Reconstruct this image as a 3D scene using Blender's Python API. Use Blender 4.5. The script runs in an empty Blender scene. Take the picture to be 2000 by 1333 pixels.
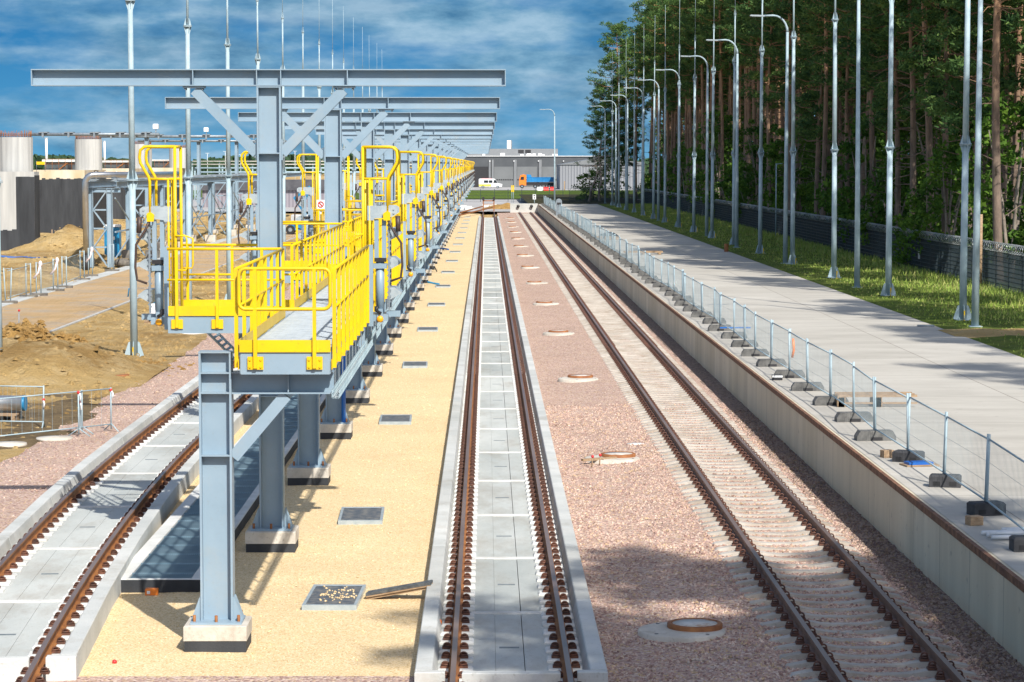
import bpy, math, random
from mathutils import Vector as V, Matrix, noise as MN
random.seed(11)
SC = bpy.context.scene
C = SC.collection
F, H0, VX, VY = 4900.0, 6.45, 950.0, 321.0
PITCH = math.atan(345.5 / F)
def D(d):                      # apparent depth -> world Y
    return (d - 0.45) / 0.995
def gp(u, v, z):               # the ground point seen at a place of the photograph, used to survey positions
    d = (H0 - z) * F / (v - VY)
    return (u - VX) / F * d, D(d)
TEENS = ['nearest', 'second', 'third', 'fourth', 'fifth', 'sixth', 'seventh', 'eighth', 'ninth', 'tenth', 'eleventh',
         'twelfth', 'thirteenth', 'fourteenth', 'fifteenth', 'sixteenth', 'seventeenth', 'eighteenth', 'nineteenth']
TENS = ['', '', 'twent', 'thirt', 'fort', 'fift', 'sixt', 'sevent', 'eight', 'ninet']
def ordn(k):                   # 0 -> nearest, 1 -> second ...
    if k < 19: return TEENS[k]
    n = k + 1
    t, o = n // 10, n % 10
    return TENS[t] + 'ieth' if o == 0 else TENS[t] + 'y-' + ('first' if o == 1 else TEENS[o - 1])

# ------------------------------------------------------------------ mesh builder
class MB:
    def __init__(s):
        s.v = []; s.f = []; s.m = []; s.s = []; s.mi = 0
    def add(s, vs, fs, smooth=False):
        o = len(s.v)
        s.v.extend([tuple(p) for p in vs])
        for f in fs:
            s.f.append(tuple(i + o for i in f)); s.m.append(s.mi); s.s.append(smooth)
        return s
    def box(s, x0, x1, y0, y1, z0, z1):
        return s.add([(x0,y0,z0),(x1,y0,z0),(x1,y1,z0),(x0,y1,z0),(x0,y0,z1),(x1,y0,z1),(x1,y1,z1),(x0,y1,z1)],
                     [(0,3,2,1),(4,5,6,7),(0,1,5,4),(1,2,6,5),(2,3,7,6),(3,0,4,7)])
    def bbox(s, x0, x1, y0, y1, z0, z1, b=0.02):      # box with chamfered upper edges
        zb = z1 - b
        return s.add([(x0,y0,z0),(x1,y0,z0),(x1,y1,z0),(x0,y1,z0),(x0,y0,zb),(x1,y0,zb),(x1,y1,zb),(x0,y1,zb),
                      (x0+b,y0+b,z1),(x1-b,y0+b,z1),(x1-b,y1-b,z1),(x0+b,y1-b,z1)],
                     [(0,3,2,1),(0,1,5,4),(1,2,6,5),(2,3,7,6),(3,0,4,7),(4,5,9,8),(5,6,10,9),(6,7,11,10),(7,4,8,11),(8,9,10,11)])
    def frame(s, p0, p1, up):
        a = V(p1) - V(p0); L = a.length; a.normalize()
        u = V(up); sd = a.cross(u)
        if sd.length < 1e-4: sd = a.cross(V((0,1,0)))
        sd.normalize(); u = sd.cross(a); u.normalize()
        return a, sd, u, L
    def beam(s, p0, p1, w, h, up=(0,0,1), so=0.0, uo=0.0):
        a, sd, u, L = s.frame(p0, p1, up); p0 = V(p0) + sd*so + u*uo; p1 = V(p1) + sd*so + u*uo
        vs = []
        for p in (p0, p1):
            for i, j in ((-1,-1),(1,-1),(1,1),(-1,1)):
                vs.append(p + sd*(i*w/2) + u*(j*h/2))
        return s.add(vs, [(0,1,2,3),(7,6,5,4),(0,4,5,1),(1,5,6,2),(2,6,7,3),(3,7,4,0)])
    def ibeam(s, p0, p1, h, b, tf=0.02, tw=0.012, up=(0,0,1)):   # h along up, b across
        s.beam(p0, p1, b, tf, up, 0, h/2 - tf/2)
        s.beam(p0, p1, b, tf, up, 0, -h/2 + tf/2)
        return s.beam(p0, p1, tw, h - 2*tf, up)
    def tube(s, pts, r, n=8, caps=True, smooth=True, closed=False):
        pts = [V(p) for p in pts]; m = len(pts)
        rs = r if isinstance(r, (list, tuple)) else [r]*m
        vs = []; prev = None
        for i, p in enumerate(pts):
            if closed: t = pts[(i+1) % m] - pts[i-1]
            else: t = pts[min(i+1, m-1)] - pts[max(i-1, 0)]
            t.normalize()
            if prev is None:
                x = t.cross(V((0,0,1)))
                if x.length < 1e-3: x = t.cross(V((0,1,0)))
            else:
                x = prev - t*prev.dot(t)
            x.normalize(); prev = x; y = t.cross(x)
            for k in range(n):
                a = 2*math.pi*k/n
                vs.append(p + (x*math.cos(a) + y*math.sin(a))*rs[i])
        fs = []
        for i in range(m if closed else m-1):
            j = (i+1) % m
            for k in range(n):
                l = (k+1) % n
                fs.append((i*n+k, i*n+l, j*n+l, j*n+k))
        s.add(vs, fs, smooth)
        if caps and not closed:
            o = len(s.v) - m*n
            s.f.append(tuple(o+k for k in range(n))[::-1]); s.m.append(s.mi); s.s.append(False)
            s.f.append(tuple(o+(m-1)*n+k for k in range(n))); s.m.append(s.mi); s.s.append(False)
        return s
    def lathe(s, prof, n=24, c=(0,0,0), smooth=True):     # prof: (r,z) list
        vs = []
        for r, z in prof:
            for k in range(n):
                a = 2*math.pi*k/n
                vs.append((c[0]+r*math.cos(a), c[1]+r*math.sin(a), c[2]+z))
        fs = []
        for i in range(len(prof)-1):
            for k in range(n):
                l = (k+1) % n
                fs.append((i*n+k, i*n+l, (i+1)*n+l, (i+1)*n+k))
        s.add(vs, fs, smooth)
        o = len(s.v) - len(prof)*n
        if prof[-1][0] > 1e-4:
            s.f.append(tuple(o+(len(prof)-1)*n+k for k in range(n))); s.m.append(s.mi); s.s.append(False)
        return s
    def prism(s, poly, fn, t0, t1):       # poly 2d, fn(a,b,t)->xyz
        n = len(poly)
        vs = [fn(a, b, t0) for a, b in poly] + [fn(a, b, t1) for a, b in poly]
        fs = [tuple(range(n))[::-1], tuple(range(n, 2*n))]
        for i in range(n):
            j = (i+1) % n
            fs.append((i, j, n+j, n+i))
        return s.add(vs, fs)
    def sphere(s, c, r, n=10, m=6, sz=1.0):
        prof = [(max(1e-5, r*math.sin(math.pi*i/m)), -r*sz*math.cos(math.pi*i/m)) for i in range(m+1)]
        return s.lathe(prof, n, c)
    def grid(s, xs, ys, zf):
        nx = len(xs)
        vs = [(x, y, zf(x, y)) for y in ys for x in xs]
        fs = [(j*nx+i, j*nx+i+1, (j+1)*nx+i+1, (j+1)*nx+i) for j in range(len(ys)-1) for i in range(nx-1)]
        return s.add(vs, fs, True)
    def mesh(s, name, mats):
        me = bpy.data.meshes.new(name)
        me.from_pydata(s.v, [], s.f)
        if not isinstance(mats, (list, tuple)): mats = [mats]
        for m in mats: me.materials.append(m)
        me.polygons.foreach_set('material_index', s.m)
        me.polygons.foreach_set('use_smooth', s.s)
        me.update()
        return me
    def build(s, name, mats, parent=None, loc=(0,0,0), rz=0):
        return put(name, s.mesh(name, mats), parent, loc, rz)

def put(name, me, parent=None, loc=(0,0,0), rz=0):
    o = bpy.data.objects.new(name, me); C.objects.link(o)
    o.location = loc; o.rotation_euler = (0, 0, rz)
    if parent: o.parent = parent
    return o
def tag(o, label, cat, group=None, kind=None):
    if label: o['label'] = label
    if cat: o['category'] = cat
    if group: o['group'] = group
    if kind: o['kind'] = kind
    return o
def thing(name, label, cat, loc=(0,0,0), rz=0, group=None):
    o = bpy.data.objects.new(name, None); C.objects.link(o)
    o.location = loc; o.rotation_euler = (0, 0, rz); o.empty_display_size = 0.3
    return tag(o, label, cat, group)
def kids(o):
    return [c for c in ALLKIDS.get(o.name, [])]
ALLKIDS = {}
def dup(root, loc, rz=0, label=None, sc=None):
    def cp(o, par):
        c = o.copy(); C.objects.link(c)
        if par is not None: c.parent = par
        for ch in o.children: cp(ch, c)
        return c
    r = cp(root, None)
    r.location = loc; r.rotation_euler = (0, 0, rz)
    if sc: r.scale = (sc, sc, sc)
    if label: r['label'] = label
    return r
def struct(o):
    o['kind'] = 'structure'
    return o

# ------------------------------------------------------------------ materials
def nodes(name):
    m = bpy.data.materials.new(name); m.use_nodes = True
    nt = m.node_tree; b = nt.nodes['Principled BSDF']
    return m, nt, b
def pos(nt, scale=(1,1,1), obj=False):
    mp = nt.nodes.new('ShaderNodeMapping'); mp.inputs['Scale'].default_value = scale
    if obj:
        g = nt.nodes.new('ShaderNodeTexCoord'); nt.links.new(g.outputs['Object'], mp.inputs['Vector'])
    else:
        g = nt.nodes.new('ShaderNodeNewGeometry'); nt.links.new(g.outputs['Position'], mp.inputs['Vector'])
    return mp.outputs['Vector']
def nz(nt, vec, scale, detail=5, rough=0.6):
    n = nt.nodes.new('ShaderNodeTexNoise'); n.inputs['Scale'].default_value = scale
    n.inputs['Detail'].default_value = detail; n.inputs['Roughness'].default_value = rough
    nt.links.new(vec, n.inputs['Vector'])
    return n.outputs['Fac']
def ramp(nt, fac, stops):
    r = nt.nodes.new('ShaderNodeValToRGB'); e = r.color_ramp.elements
    while len(e) < len(stops): e.new(0.5)
    for i, (p, c) in enumerate(stops):
        e[i].position = p; e[i].color = (*c, 1) if len(c) == 3 else c
    nt.links.new(fac, r.inputs['Fac'])
    return r.outputs['Color']
def mix(nt, fac, a, b, mode='MIX'):
    n = nt.nodes.new('ShaderNodeMix'); n.data_type = 'RGBA'; n.blend_type = mode
    for sock, val in ((n.inputs[0], fac), (n.inputs[6], a), (n.inputs[7], b)):
        if hasattr(val, 'links'): nt.links.new(val, sock)
        elif isinstance(val, (int, float)): sock.default_value = val
        else: sock.default_value = (*val, 1)
    return n.outputs[2]
def bump(nt, b, h, strength, dist):
    n = nt.nodes.new('ShaderNodeBump'); n.inputs['Strength'].default_value = strength
    n.inputs['Distance'].default_value = dist
    nt.links.new(h, n.inputs['Height']); nt.links.new(n.outputs['Normal'], b.inputs['Normal'])
def M(name, c1, c2=None, scale=2.0, rough=0.6, metal=0.0, bs=0.0, bscale=40, stretch=(1,1,1), lo=0.35, hi=0.65, obj=False, spec=0.5, stain=None, sscale=2.2, samt=0.5, srange=(0.52,0.72), orand=None):
    m, nt, b = nodes(name)
    b.inputs['Roughness'].default_value = rough; b.inputs['Metallic'].default_value = metal
    b.inputs['Specular IOR Level'].default_value = spec
    if c2 is None:
        c2 = tuple(min(1, x*1.12) for x in c1); c1 = tuple(x*0.9 for x in c1)
    p = pos(nt, stretch, obj)
    col = ramp(nt, nz(nt, p, scale), [(lo, c1), (hi, c2)])
    if stain:
        k = ramp(nt, nz(nt, pos(nt, stretch), sscale, 9, 0.7), [(srange[0], (0,0,0)), (srange[1], (samt,)*3)])
        col = mix(nt, k, col, stain)
        k2 = ramp(nt, nz(nt, pos(nt), 17, 4, 0.6), [(0.60, (0,0,0)), (0.70, (samt*.6,)*3)])
        col = mix(nt, k2, col, tuple(c*.7 for c in stain))
    if orand:
        oi = nt.nodes.new('ShaderNodeObjectInfo')
        col = mix(nt, 1.0, col, ramp(nt, oi.outputs['Random'], [(0, orand[0]), (0.5, orand[1]), (1, orand[2])]), 'MULTIPLY')
    nt.links.new(col, b.inputs['Base Color'])
    if bs: bump(nt, b, nz(nt, pos(nt), bscale, 3), bs, 0.02)
    return m

steel = M('grey_blue_paint', (0.225,0.32,0.40), (0.28,0.375,0.455), 0.8, 0.42, stain=(0.36,0.36,0.33), sscale=1.1, samt=0.4)
steel_dk = M('galvanised_dark', (0.20,0.24,0.28), (0.30,0.35,0.39), 4, 0.45, 0.3)
galv = M('galvanised_steel', (0.30,0.40,0.45), (0.40,0.51,0.56), 2.2, 0.6, 0.0, spec=0.35)
galv_lt = M('light_galvanised', (0.36,0.43,0.47), (0.48,0.54,0.57), 6, 0.4, 0.3)
yellow = M('safety_yellow', (0.74,0.475,0.001), (0.83,0.555,0.002), 1.2, 0.42, stain=(0.55,0.37,0.05), sscale=1.6, samt=0.5)
rust = M('rusty_steel', (0.22,0.075,0.025), (0.36,0.15,0.05), 5, 0.75, bs=0.2, bscale=60)
railtop = M('rail_head', (0.17,0.11,0.085), (0.28,0.19,0.145), 1.3, 0.4, 0.35, stretch=(1,0.15,1))
railside = M('rail_side_rust', (0.20,0.075,0.022), (0.34,0.14,0.04), 2, 0.7, bs=0.2)
clipmat = M('rail_clip_rust', (0.075,0.035,0.025), (0.16,0.07,0.045), 14, 0.6)
raildark = M('rail_side_brown', (0.15,0.075,0.05), (0.26,0.14,0.09), 2, 0.65, bs=0.2)
black = M('black_plastic', (0.018,0.018,0.02), (0.03,0.03,0.034), 4, 0.5)
rubber = M('black_rubber', (0.02,0.02,0.022), None, 4, 0.8)
concrete = M('new_concrete', (0.46,0.48,0.465), (0.60,0.61,0.59), 0.7, 0.85, bs=0.3, bscale=30, stain=(0.34,0.31,0.26), sscale=0.9, samt=0.6, orand=((0.84,0.83,0.81),(0.97,0.97,0.97),(1.07,1.06,1.05)))
conc_white = M('white_concrete', (0.56,0.57,0.55), (0.70,0.70,0.68), 1.4, 0.85, bs=0.2, stain=(0.42,0.38,0.31), sscale=1.3, samt=0.5)
conc_warm = M('warm_concrete', (0.46,0.42,0.36), (0.62,0.58,0.51), 1.6, 0.9, bs=0.25, bscale=25, stain=(0.30,0.25,0.19), sscale=2.5, samt=0.6)
bitumen = M('bitumen_coat', (0.018,0.021,0.026), (0.045,0.05,0.058), 1.2, 0.75, stretch=(1,1,0.15), bs=0.2)
blue_p = M('blue_plastic', (0.01,0.10,0.40), (0.015,0.15,0.52), 2, 0.4)
blue_l = M('light_blue_plastic', (0.01,0.17,0.36), (0.015,0.24,0.46), 2, 0.4)
white_p = M('white_paint', (0.74,0.75,0.76), (0.82,0.83,0.83), 2, 0.4)
red_p = M('red_paint', (0.55,0.02,0.02), (0.66,0.04,0.04), 3, 0.4)
orange_p = M('orange_paint', (0.75,0.18,0.02), (0.85,0.24,0.03), 3, 0.4)
wood = M('old_timber', (0.25,0.16,0.09), (0.42,0.30,0.19), 5, 0.85, stretch=(1,6,6), bs=0.3)
glass_dk = M('dark_glass', (0.02,0.025,0.03), (0.03,0.035,0.04), 1, 0.08, spec=0.8)
edge_rust = M('edge_rust', (0.11,0.05,0.03), (0.26,0.13,0.07), 6, 0.8, bs=0.3)
stainless = M('bare_pipe_steel', (0.45,0.46,0.47), (0.58,0.59,0.6), 2, 0.28, 0.85)
# ---- ground materials
def stones(name, cols, scale, tint=None, rough=0.9, bs=0.9, far=None):
    m, nt, b = nodes(name); b.inputs['Roughness'].default_value = rough
    b.inputs['Specular IOR Level'].default_value = 0.25
    p = pos(nt)
    wob = nt.nodes.new('ShaderNodeTexVoronoi'); wob.inputs['Scale'].default_value = scale
    nt.links.new(p, wob.inputs['Vector'])
    sep = nt.nodes.new('ShaderNodeSeparateColor'); nt.links.new(wob.outputs['Color'], sep.inputs['Color'])
    n = len(cols)
    col = ramp(nt, sep.outputs[0], [(i/n, c) for i, c in enumerate(cols)])
    nt.nodes[col.node.name].color_ramp.interpolation = 'CONSTANT'
    big = nz(nt, p, 0.30, 9, 0.72)
    col = mix(nt, 0.55, col, ramp(nt, big, [(0.3, tint[0]), (0.7, tint[1])]), 'MULTIPLY') if tint else col
    nt.links.new(col, b.inputs['Base Color'])
    v2 = nt.nodes.new('ShaderNodeTexVoronoi'); v2.inputs['Scale'].default_value = scale
    nt.links.new(p, v2.inputs['Vector'])
    inv = nt.nodes.new('ShaderNodeMath'); inv.operation = 'SUBTRACT'; inv.inputs[0].default_value = 1.0
    nt.links.new(v2.outputs['Distance'], inv.inputs[1])
    bump(nt, b, inv.outputs[0], bs, 0.035)
    return m
PINK = [(0.50,0.34,0.28), (0.57,0.42,0.345), (0.40,0.26,0.22), (0.63,0.48,0.395), (0.56,0.41,0.26), (0.47,0.335,0.295), (0.68,0.55,0.46), (0.31,0.195,0.165), (0.53,0.365,0.30)]
ballast_m = stones('pink_ballast', PINK, 24, ((0.76,0.74,0.72), (1.12,1.09,1.06)), bs=0.8)
SHADEB = [(0.22,0.15,0.12), (0.30,0.22,0.18), (0.16,0.11,0.09), (0.36,0.28,0.23), (0.27,0.20,0.13), (0.20,0.14,0.13), (0.32,0.25,0.21)]
ballast_shade = stones('brown_ballast', SHADEB, 20, ((0.8,0.8,0.8), (1.1,1.08,1.05)))  # darker stone colours, painting in the shade beside the platform wall
SANDC = [(0.76,0.575,0.325), (0.82,0.635,0.38), (0.69,0.505,0.265), (0.86,0.71,0.48), (0.79,0.60,0.34), (0.58,0.41,0.21), (0.82,0.645,0.39), (0.76,0.57,0.32)]
sand_m = stones('sand_gravel', SANDC, 44, ((0.80,0.78,0.75), (1.08,1.08,1.08)), bs=0.4)

def dirt_mat(name, a, b_, c, s1=0.12, s2=0.9):
    m, nt, b = nodes(name); b.inputs['Roughness'].default_value = 0.95; b.inputs['Specular IOR Level'].default_value = 0.125
    p = pos(nt)
    n1 = nz(nt, p, s1, 8, 0.62); n2 = nz(nt, p, s2, 6, 0.7)
    col = mix(nt, ramp(nt, n1, [(0.42, (0,0,0)), (0.60, (1,1,1))]), a, b_)
    col = mix(nt, ramp(nt, n2, [(0.45, (0,0,0)), (0.75, (1,1,1))]), col, c)
    fine = nz(nt, p, 14, 4, 0.7)
    col = mix(nt, 0.5, col, ramp(nt, fine, [(0.3, (0.7,0.7,0.7)), (0.7, (1.15,1.15,1.15))]), 'MULTIPLY')
    nt.links.new(col, b.inputs['Base Color'])
    rut = nz(nt, pos(nt, (1.0, 0.10, 1.0)), 2.2, 6, 0.6)
    sm_ = nt.nodes.new('ShaderNodeMath'); sm_.operation = 'ADD'; nt.links.new(nz(nt, p, 4, 8, 0.75), sm_.inputs[0]); nt.links.new(rut, sm_.inputs[1])
    bump(nt, b, sm_.outputs[0], 0.9, 0.28)
    return m
dirt_m = dirt_mat('yellow_dirt', (0.60,0.415,0.175), (0.37,0.235,0.09), (0.68,0.52,0.28))
pile_m = dirt_mat('dug_sand', (0.50,0.30,0.10), (0.34,0.195,0.062), (0.56,0.38,0.17), 1.2, 4)
mud_m = dirt_mat('trodden_mud', (0.24,0.175,0.10), (0.165,0.12,0.07), (0.34,0.25,0.13), 0.6, 2)
path_m = dirt_mat('peach_sand', (0.70,0.49,0.27), (0.62,0.42,0.215), (0.50,0.46,0.41), 0.3, 0.35)
grass_m = dirt_mat('grass_ground', (0.15,0.21,0.035), (0.11,0.17,0.025), (0.22,0.23,0.06), 0.25, 1.6)
lawn_m = dirt_mat('far_lawn', (0.10,0.16,0.02), (0.085,0.135,0.018), (0.14,0.17,0.04), 0.03, 0.2)
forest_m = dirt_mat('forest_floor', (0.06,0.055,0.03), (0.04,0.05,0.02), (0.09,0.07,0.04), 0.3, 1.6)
yard_m = M('pale_yard_paving', (0.36,0.35,0.34), (0.46,0.45,0.44), 0.15, 0.9)

def slab_mat(name, c1, c2, joint, sx, sy, axes='XY', msize=0.006):
    m, nt, b = nodes(name); b.inputs['Roughness'].default_value = 0.85; b.inputs['Specular IOR Level'].default_value = 0.25
    g = nt.nodes.new('ShaderNodeNewGeometry')
    sep = nt.nodes.new('ShaderNodeSeparateXYZ'); nt.links.new(g.outputs['Position'], sep.inputs[0])
    cmb = nt.nodes.new('ShaderNodeCombineXYZ')
    nt.links.new(sep.outputs[axes[0]], cmb.inputs[0]); ad = nt.nodes.new('ShaderNodeMath'); ad.operation = 'ADD'; ad.inputs[1].default_value = 2.5 if axes[1] == 'Z' else 0.0
    nt.links.new(sep.outputs[axes[1]], ad.inputs[0]); nt.links.new(ad.outputs[0], cmb.inputs[1])
    br = nt.nodes.new('ShaderNodeTexBrick'); br.offset = 0.0; br.inputs['Scale'].default_value = 1.0
    br.inputs['Brick Width'].default_value = sx; br.inputs['Row Height'].default_value = sy
    br.inputs['Mortar Size'].default_value = msize; br.inputs['Mortar Smooth'].default_value = 0.1
    br.inputs['Color1'].default_value = (*c1, 1); br.inputs['Color2'].default_value = (*c2, 1); br.inputs['Mortar'].default_value = (*joint, 1)
    nt.links.new(cmb.outputs[0], br.inputs['Vector'])
    st = (1,1,0.12) if 'Z' in axes else (0.35,1,1)
    n = nz(nt, pos(nt, st), 0.9, 8, 0.68)
    col = mix(nt, 0.8, br.outputs['Color'], ramp(nt, n, [(0.25, (0.72,0.71,0.69)), (0.72, (1.1,1.1,1.09))]), 'MULTIPLY')
    spots = nz(nt, pos(nt), 5, 3, 0.5)
    col = mix(nt, ramp(nt, spots, [(0.66, (0,0,0)), (0.74, (0.35,0.35,0.35))]), col, (0.22,0.20,0.17))
    nt.links.new(col, b.inputs['Base Color'])
    bump(nt, b, nz(nt, pos(nt), 25, 4), 0.2, 0.01)
    return m
road_m = slab_mat('road_slabs', (0.475,0.45,0.40), (0.515,0.49,0.44), (0.24,0.21,0.18), 4.2, 6.0, 'XY', 0.014)
wall_m = slab_mat('cast_wall', (0.64,0.575,0.43), (0.74,0.67,0.52), (0.24,0.21,0.16), 2.45, 5.0, 'YZ', 0.010)

# ---- world: daylight sky with a low bank of broken cloud
w = bpy.data.worlds.new('World'); SC.world = w; w.use_nodes = True
nt = w.node_tree; bg = nt.nodes['Background']
EL, AZ = math.radians(42), math.radians(22.5)
sun_dir = V((math.sin(AZ)*math.cos(EL), -math.cos(AZ)*math.cos(EL), math.sin(EL)))
sky = nt.nodes.new('ShaderNodeTexSky'); sky.sky_type = 'NISHITA'; sky.sun_disc = False
sky.sun_elevation = EL; sky.sun_rotation = math.atan2(sun_dir.x, sun_dir.y)
sky.air_density = 1.0; sky.dust_density = 1.6; sky.ozone_density = 1.0
tc = nt.nodes.new('ShaderNodeTexCoord')
sep = nt.nodes.new('ShaderNodeSeparateXYZ'); nt.links.new(tc.outputs['Generated'], sep.inputs[0])
def wn(sx, sz, scale, detail, rough, off=0.0):
    mp = nt.nodes.new('ShaderNodeMapping'); mp.inputs['Scale'].default_value = (sx, sx, sz)
    mp.inputs['Location'].default_value = (off, off*1.3, off*.7)
    nt.links.new(tc.outputs['Generated'], mp.inputs['Vector'])
    return nz(nt, mp.outputs[0], scale, detail, rough)
dim = nt.nodes.new('ShaderNodeVectorMath'); dim.operation = 'SCALE'; dim.inputs['Scale'].default_value = 0.125
nt.links.new(sky.outputs[0], dim.inputs[0])
low = ramp(nt, sep.outputs['Z'], [(0.0, (0.10,0.34,0.56)), (0.022, (0.06,0.26,0.49)), (0.05, (0.03,0.19,0.42)), (0.12, (0.014,0.13,0.33))])
c1 = wn(13, 44, 1.0, 9, 0.56, 3.1)
cloud = ramp(nt, c1, [(0.34, (0,0,0)), (0.53, (0.92,0.92,0.92))])
c2 = wn(22, 64, 1.0, 9, 0.6, 9.4)
ccol = ramp(nt, c2, [(0.34, (0.055,0.17,0.305)), (0.48, (0.16,0.325,0.47)), (0.62, (0.32,0.48,0.61))])
low2 = mix(nt, cloud, low, ccol)
dkc = ramp(nt, wn(7, 40, 1.0, 8, 0.58, 21.7), [(0.54, (0,0,0)), (0.74, (0.42,0.42,0.42))])
low2 = mix(nt, dkc, low2, (0.045,0.135,0.25))
up = ramp(nt, sep.outputs['Z'], [(0.10, (0,0,0)), (0.32, (1,1,1))])
nt.links.new(mix(nt, up, low2, dim.outputs[0]), bg.inputs['Color'])
bg.inputs['Strength'].default_value = 1.0

sl = bpy.data.lights.new('sun', 'SUN'); sl.energy = 4.9; sl.angle = math.radians(0.53); sl.color = (1.0, 0.95, 0.87)
so = bpy.data.objects.new('sun', sl); C.objects.link(so)
so.rotation_euler = sun_dir.to_track_quat('Z', 'Y').to_euler(); so.location = (30, -60, 80)

cam = bpy.data.cameras.new('camera'); co = bpy.data.objects.new('camera', cam); C.objects.link(co)
co.location = (0, 0, H0); cam.sensor_width = 36; cam.lens = 36*F/2000.0
co.rotation_euler = (math.pi/2 - PITCH, 0, -math.atan(50/F)); cam.clip_end = 9000; cam.clip_start = 0.5
SC.camera = co
SC.view_settings.view_transform = 'Standard'; SC.view_settings.look = 'None'; SC.view_settings.exposure = 0.27

# ------------------------------------------------------------------ ground
PX, RX = 7.15, 15.5          # platform edge, road edge
YE = 349.0                   # far end of the platform
TC = 0.318                   # centre track axis
LC = -7.6                    # far axis of the curving track
def lcx(y):
    d = y*0.995 + 0.45
    return LC + max(0.0, 60 - d)**2/774.0
def frange(a, b, st):
    n = max(1, int(round((b-a)/st)))
    return [a + (b-a)*i/n for i in range(n+1)]
def fn(x, y, s, o=0): return MN.noise(V((x*s+o, y*s-o, o*0.37)))

m = MB(); m.grid([-900, -300, -80, 60, 300, 900], [-60, 0, 100, 345, 480, 900, 2500], lambda x, y: -0.62)
struct(m.build('ground', dirt_m))
PILES = [(-14.6, D(80), 3.0, 4.5, 1.15), (-16.6, D(84), 2.2, 3.0, 0.95), (-12.6, D(82.5), 1.8, 2.2, 0.35), (-31, 215, 4, 8, 1.0), (-34, 238, 4, 8, 1.3), (-27, 236, 3, 9, .6),
         (-30, 150, 6, 10, .9), (-38, 160, 8, 8, .7), (-27.5, 172, 2.4, 6, 0.8), (-22, 262, 4, 9, 1.2), (-33, 285, 6, 12, 1.3), (-33.5, 203, 2.6, 6, 1.5), (-33, 196, 4, 5, 0.9)]
def yardz(x, y):
    if -23.6 < x < -17.4: return -0.36
    e = min(1.0, max(0.0, (-11.2 - x)/1.5))
    z = -0.37 + e*(0.15*fn(x, y, 0.35, 3) + 0.11*fn(x, y, 1.0, 8) - 0.02)
    if x < -23.6:
        k = min(1, (-23.6-x)/1.2)
        z += k*(0.22*fn(x, y, 0.17, 5) + 0.1*fn(x, y, 0.6, 2))
        if y < 165: z -= k*min(1, (165-y)/12)*0.55
    for px, py, rx, ry, h in PILES:
        q = ((x-px)/rx)**2 + ((y-py)/ry)**2
        if q < 4: z += h*math.exp(-1.6*q)*(1 + 0.55*fn(x, y, 1.3, px) + 0.25*fn(x, y, 3.1, py))
    return z
m = MB(); m.grid(frange(-60, -10.6, 0.4), frange(40, 345, 0.7), yardz)
struct(m.build('dirt_yard', dirt_m))
m = MB()
m.grid(frange(-23.3, -17.75, 0.7), frange(40, 330, 3), lambda x, y: -0.345 + 0.006*fn(x, y, 0.5))
struct(m.build('sand_path', path_m))
m = MB()
def blend(x, y, pr): return pr
def edge_l(y): return -10.9 + 0.45*fn(0, y, 0.22, 4) + 0.2*fn(3, y, 0.9, 1)
ys = frange(20, 348, 0.8); vs = []; fs = []
for y in ys:
    e = edge_l(y)
    for x in (e-0.25, e, e+0.8, -9.2, -8.4, lcx(y)): vs.append((x, y, -0.47 if x == e-0.25 else -0.335 + 0.02*fn(x, y, 1.7)))
n = 6
fs = [(j*n+i, j*n+i+1, (j+1)*n+i+1, (j+1)*n+i) for j in range(len(ys)-1) for i in range(n-1)]
m.add(vs, fs, True)
m.grid(frange(-7.8, 1.6, 0.6), frange(16, D(33.2), 0.5), lambda x, y: -0.325 + 0.018*fn(x, y, 2.1))
def bz(x, y):
    return -0.30 + 0.055*max(0, min(1, (x-2.6)/1.0)) + 0.020*fn(x, y, 2.3) - (0.006 if 4.05 < x < 6.4 else 0)
m.grid(frange(1.5, 6.65, 0.32), frange(16, YE, 0.7), bz)
struct(m.build('ballast_bed', ballast_m))
m = MB(); m.grid(frange(6.6, PX+0.02, 0.27), frange(16, YE, 0.7), lambda x, y: -0.247 + 0.035*(x-6.6) + 0.03*fn(x, y, 1.9))
struct(m.build('wall_side_ballast', ballast_shade))  # strip coloured dark to stand in for the wall's shadow
m = MB()
ys = frange(D(33.3), 110, 0.25) + frange(110.5, 345, 0.8); xs = [i/20 for i in range(21)]
vs = [(lcx(y)*(1-t) + -0.8*t, y, -0.352 + 0.016*fn(lcx(y)*(1-t), y, 0.9) + 0.010*fn(lcx(y)*(1-t), y, 2.3, 4)) for y in ys for t in xs]
m.add(vs, [(j*21+i, j*21+i+1, (j+1)*21+i+1, (j+1)*21+i) for j in range(len(ys)-1) for i in range(20)], True)
struct(m.build('sand_strip', sand_m))
m = MB(); m.grid([PX+0.12, 9, 11, 13, RX], frange(17, 352, 8), lambda x, y: 0.87)
struct(m.build('concrete_road', road_m))
def gz(x, y):
    return 0.85 + min(1, max(0, (x-RX)/1.2))*(0.05 + 0.07*fn(x, y, 0.4, 2) + 0.03*fn(x, y, 1.3, 6)) + max(0, x-18)*0.01
m = MB(); m.grid(frange(RX-0.15, 24, 0.5), frange(0, 352, 1.2), gz)
struct(m.build('grass_verge', grass_m))
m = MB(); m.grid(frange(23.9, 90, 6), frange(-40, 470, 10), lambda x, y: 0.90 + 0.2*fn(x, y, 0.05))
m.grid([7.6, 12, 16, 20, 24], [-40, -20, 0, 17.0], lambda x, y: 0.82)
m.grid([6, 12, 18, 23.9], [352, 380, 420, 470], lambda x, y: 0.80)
struct(m.build('forest_floor', forest_m))
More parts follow.
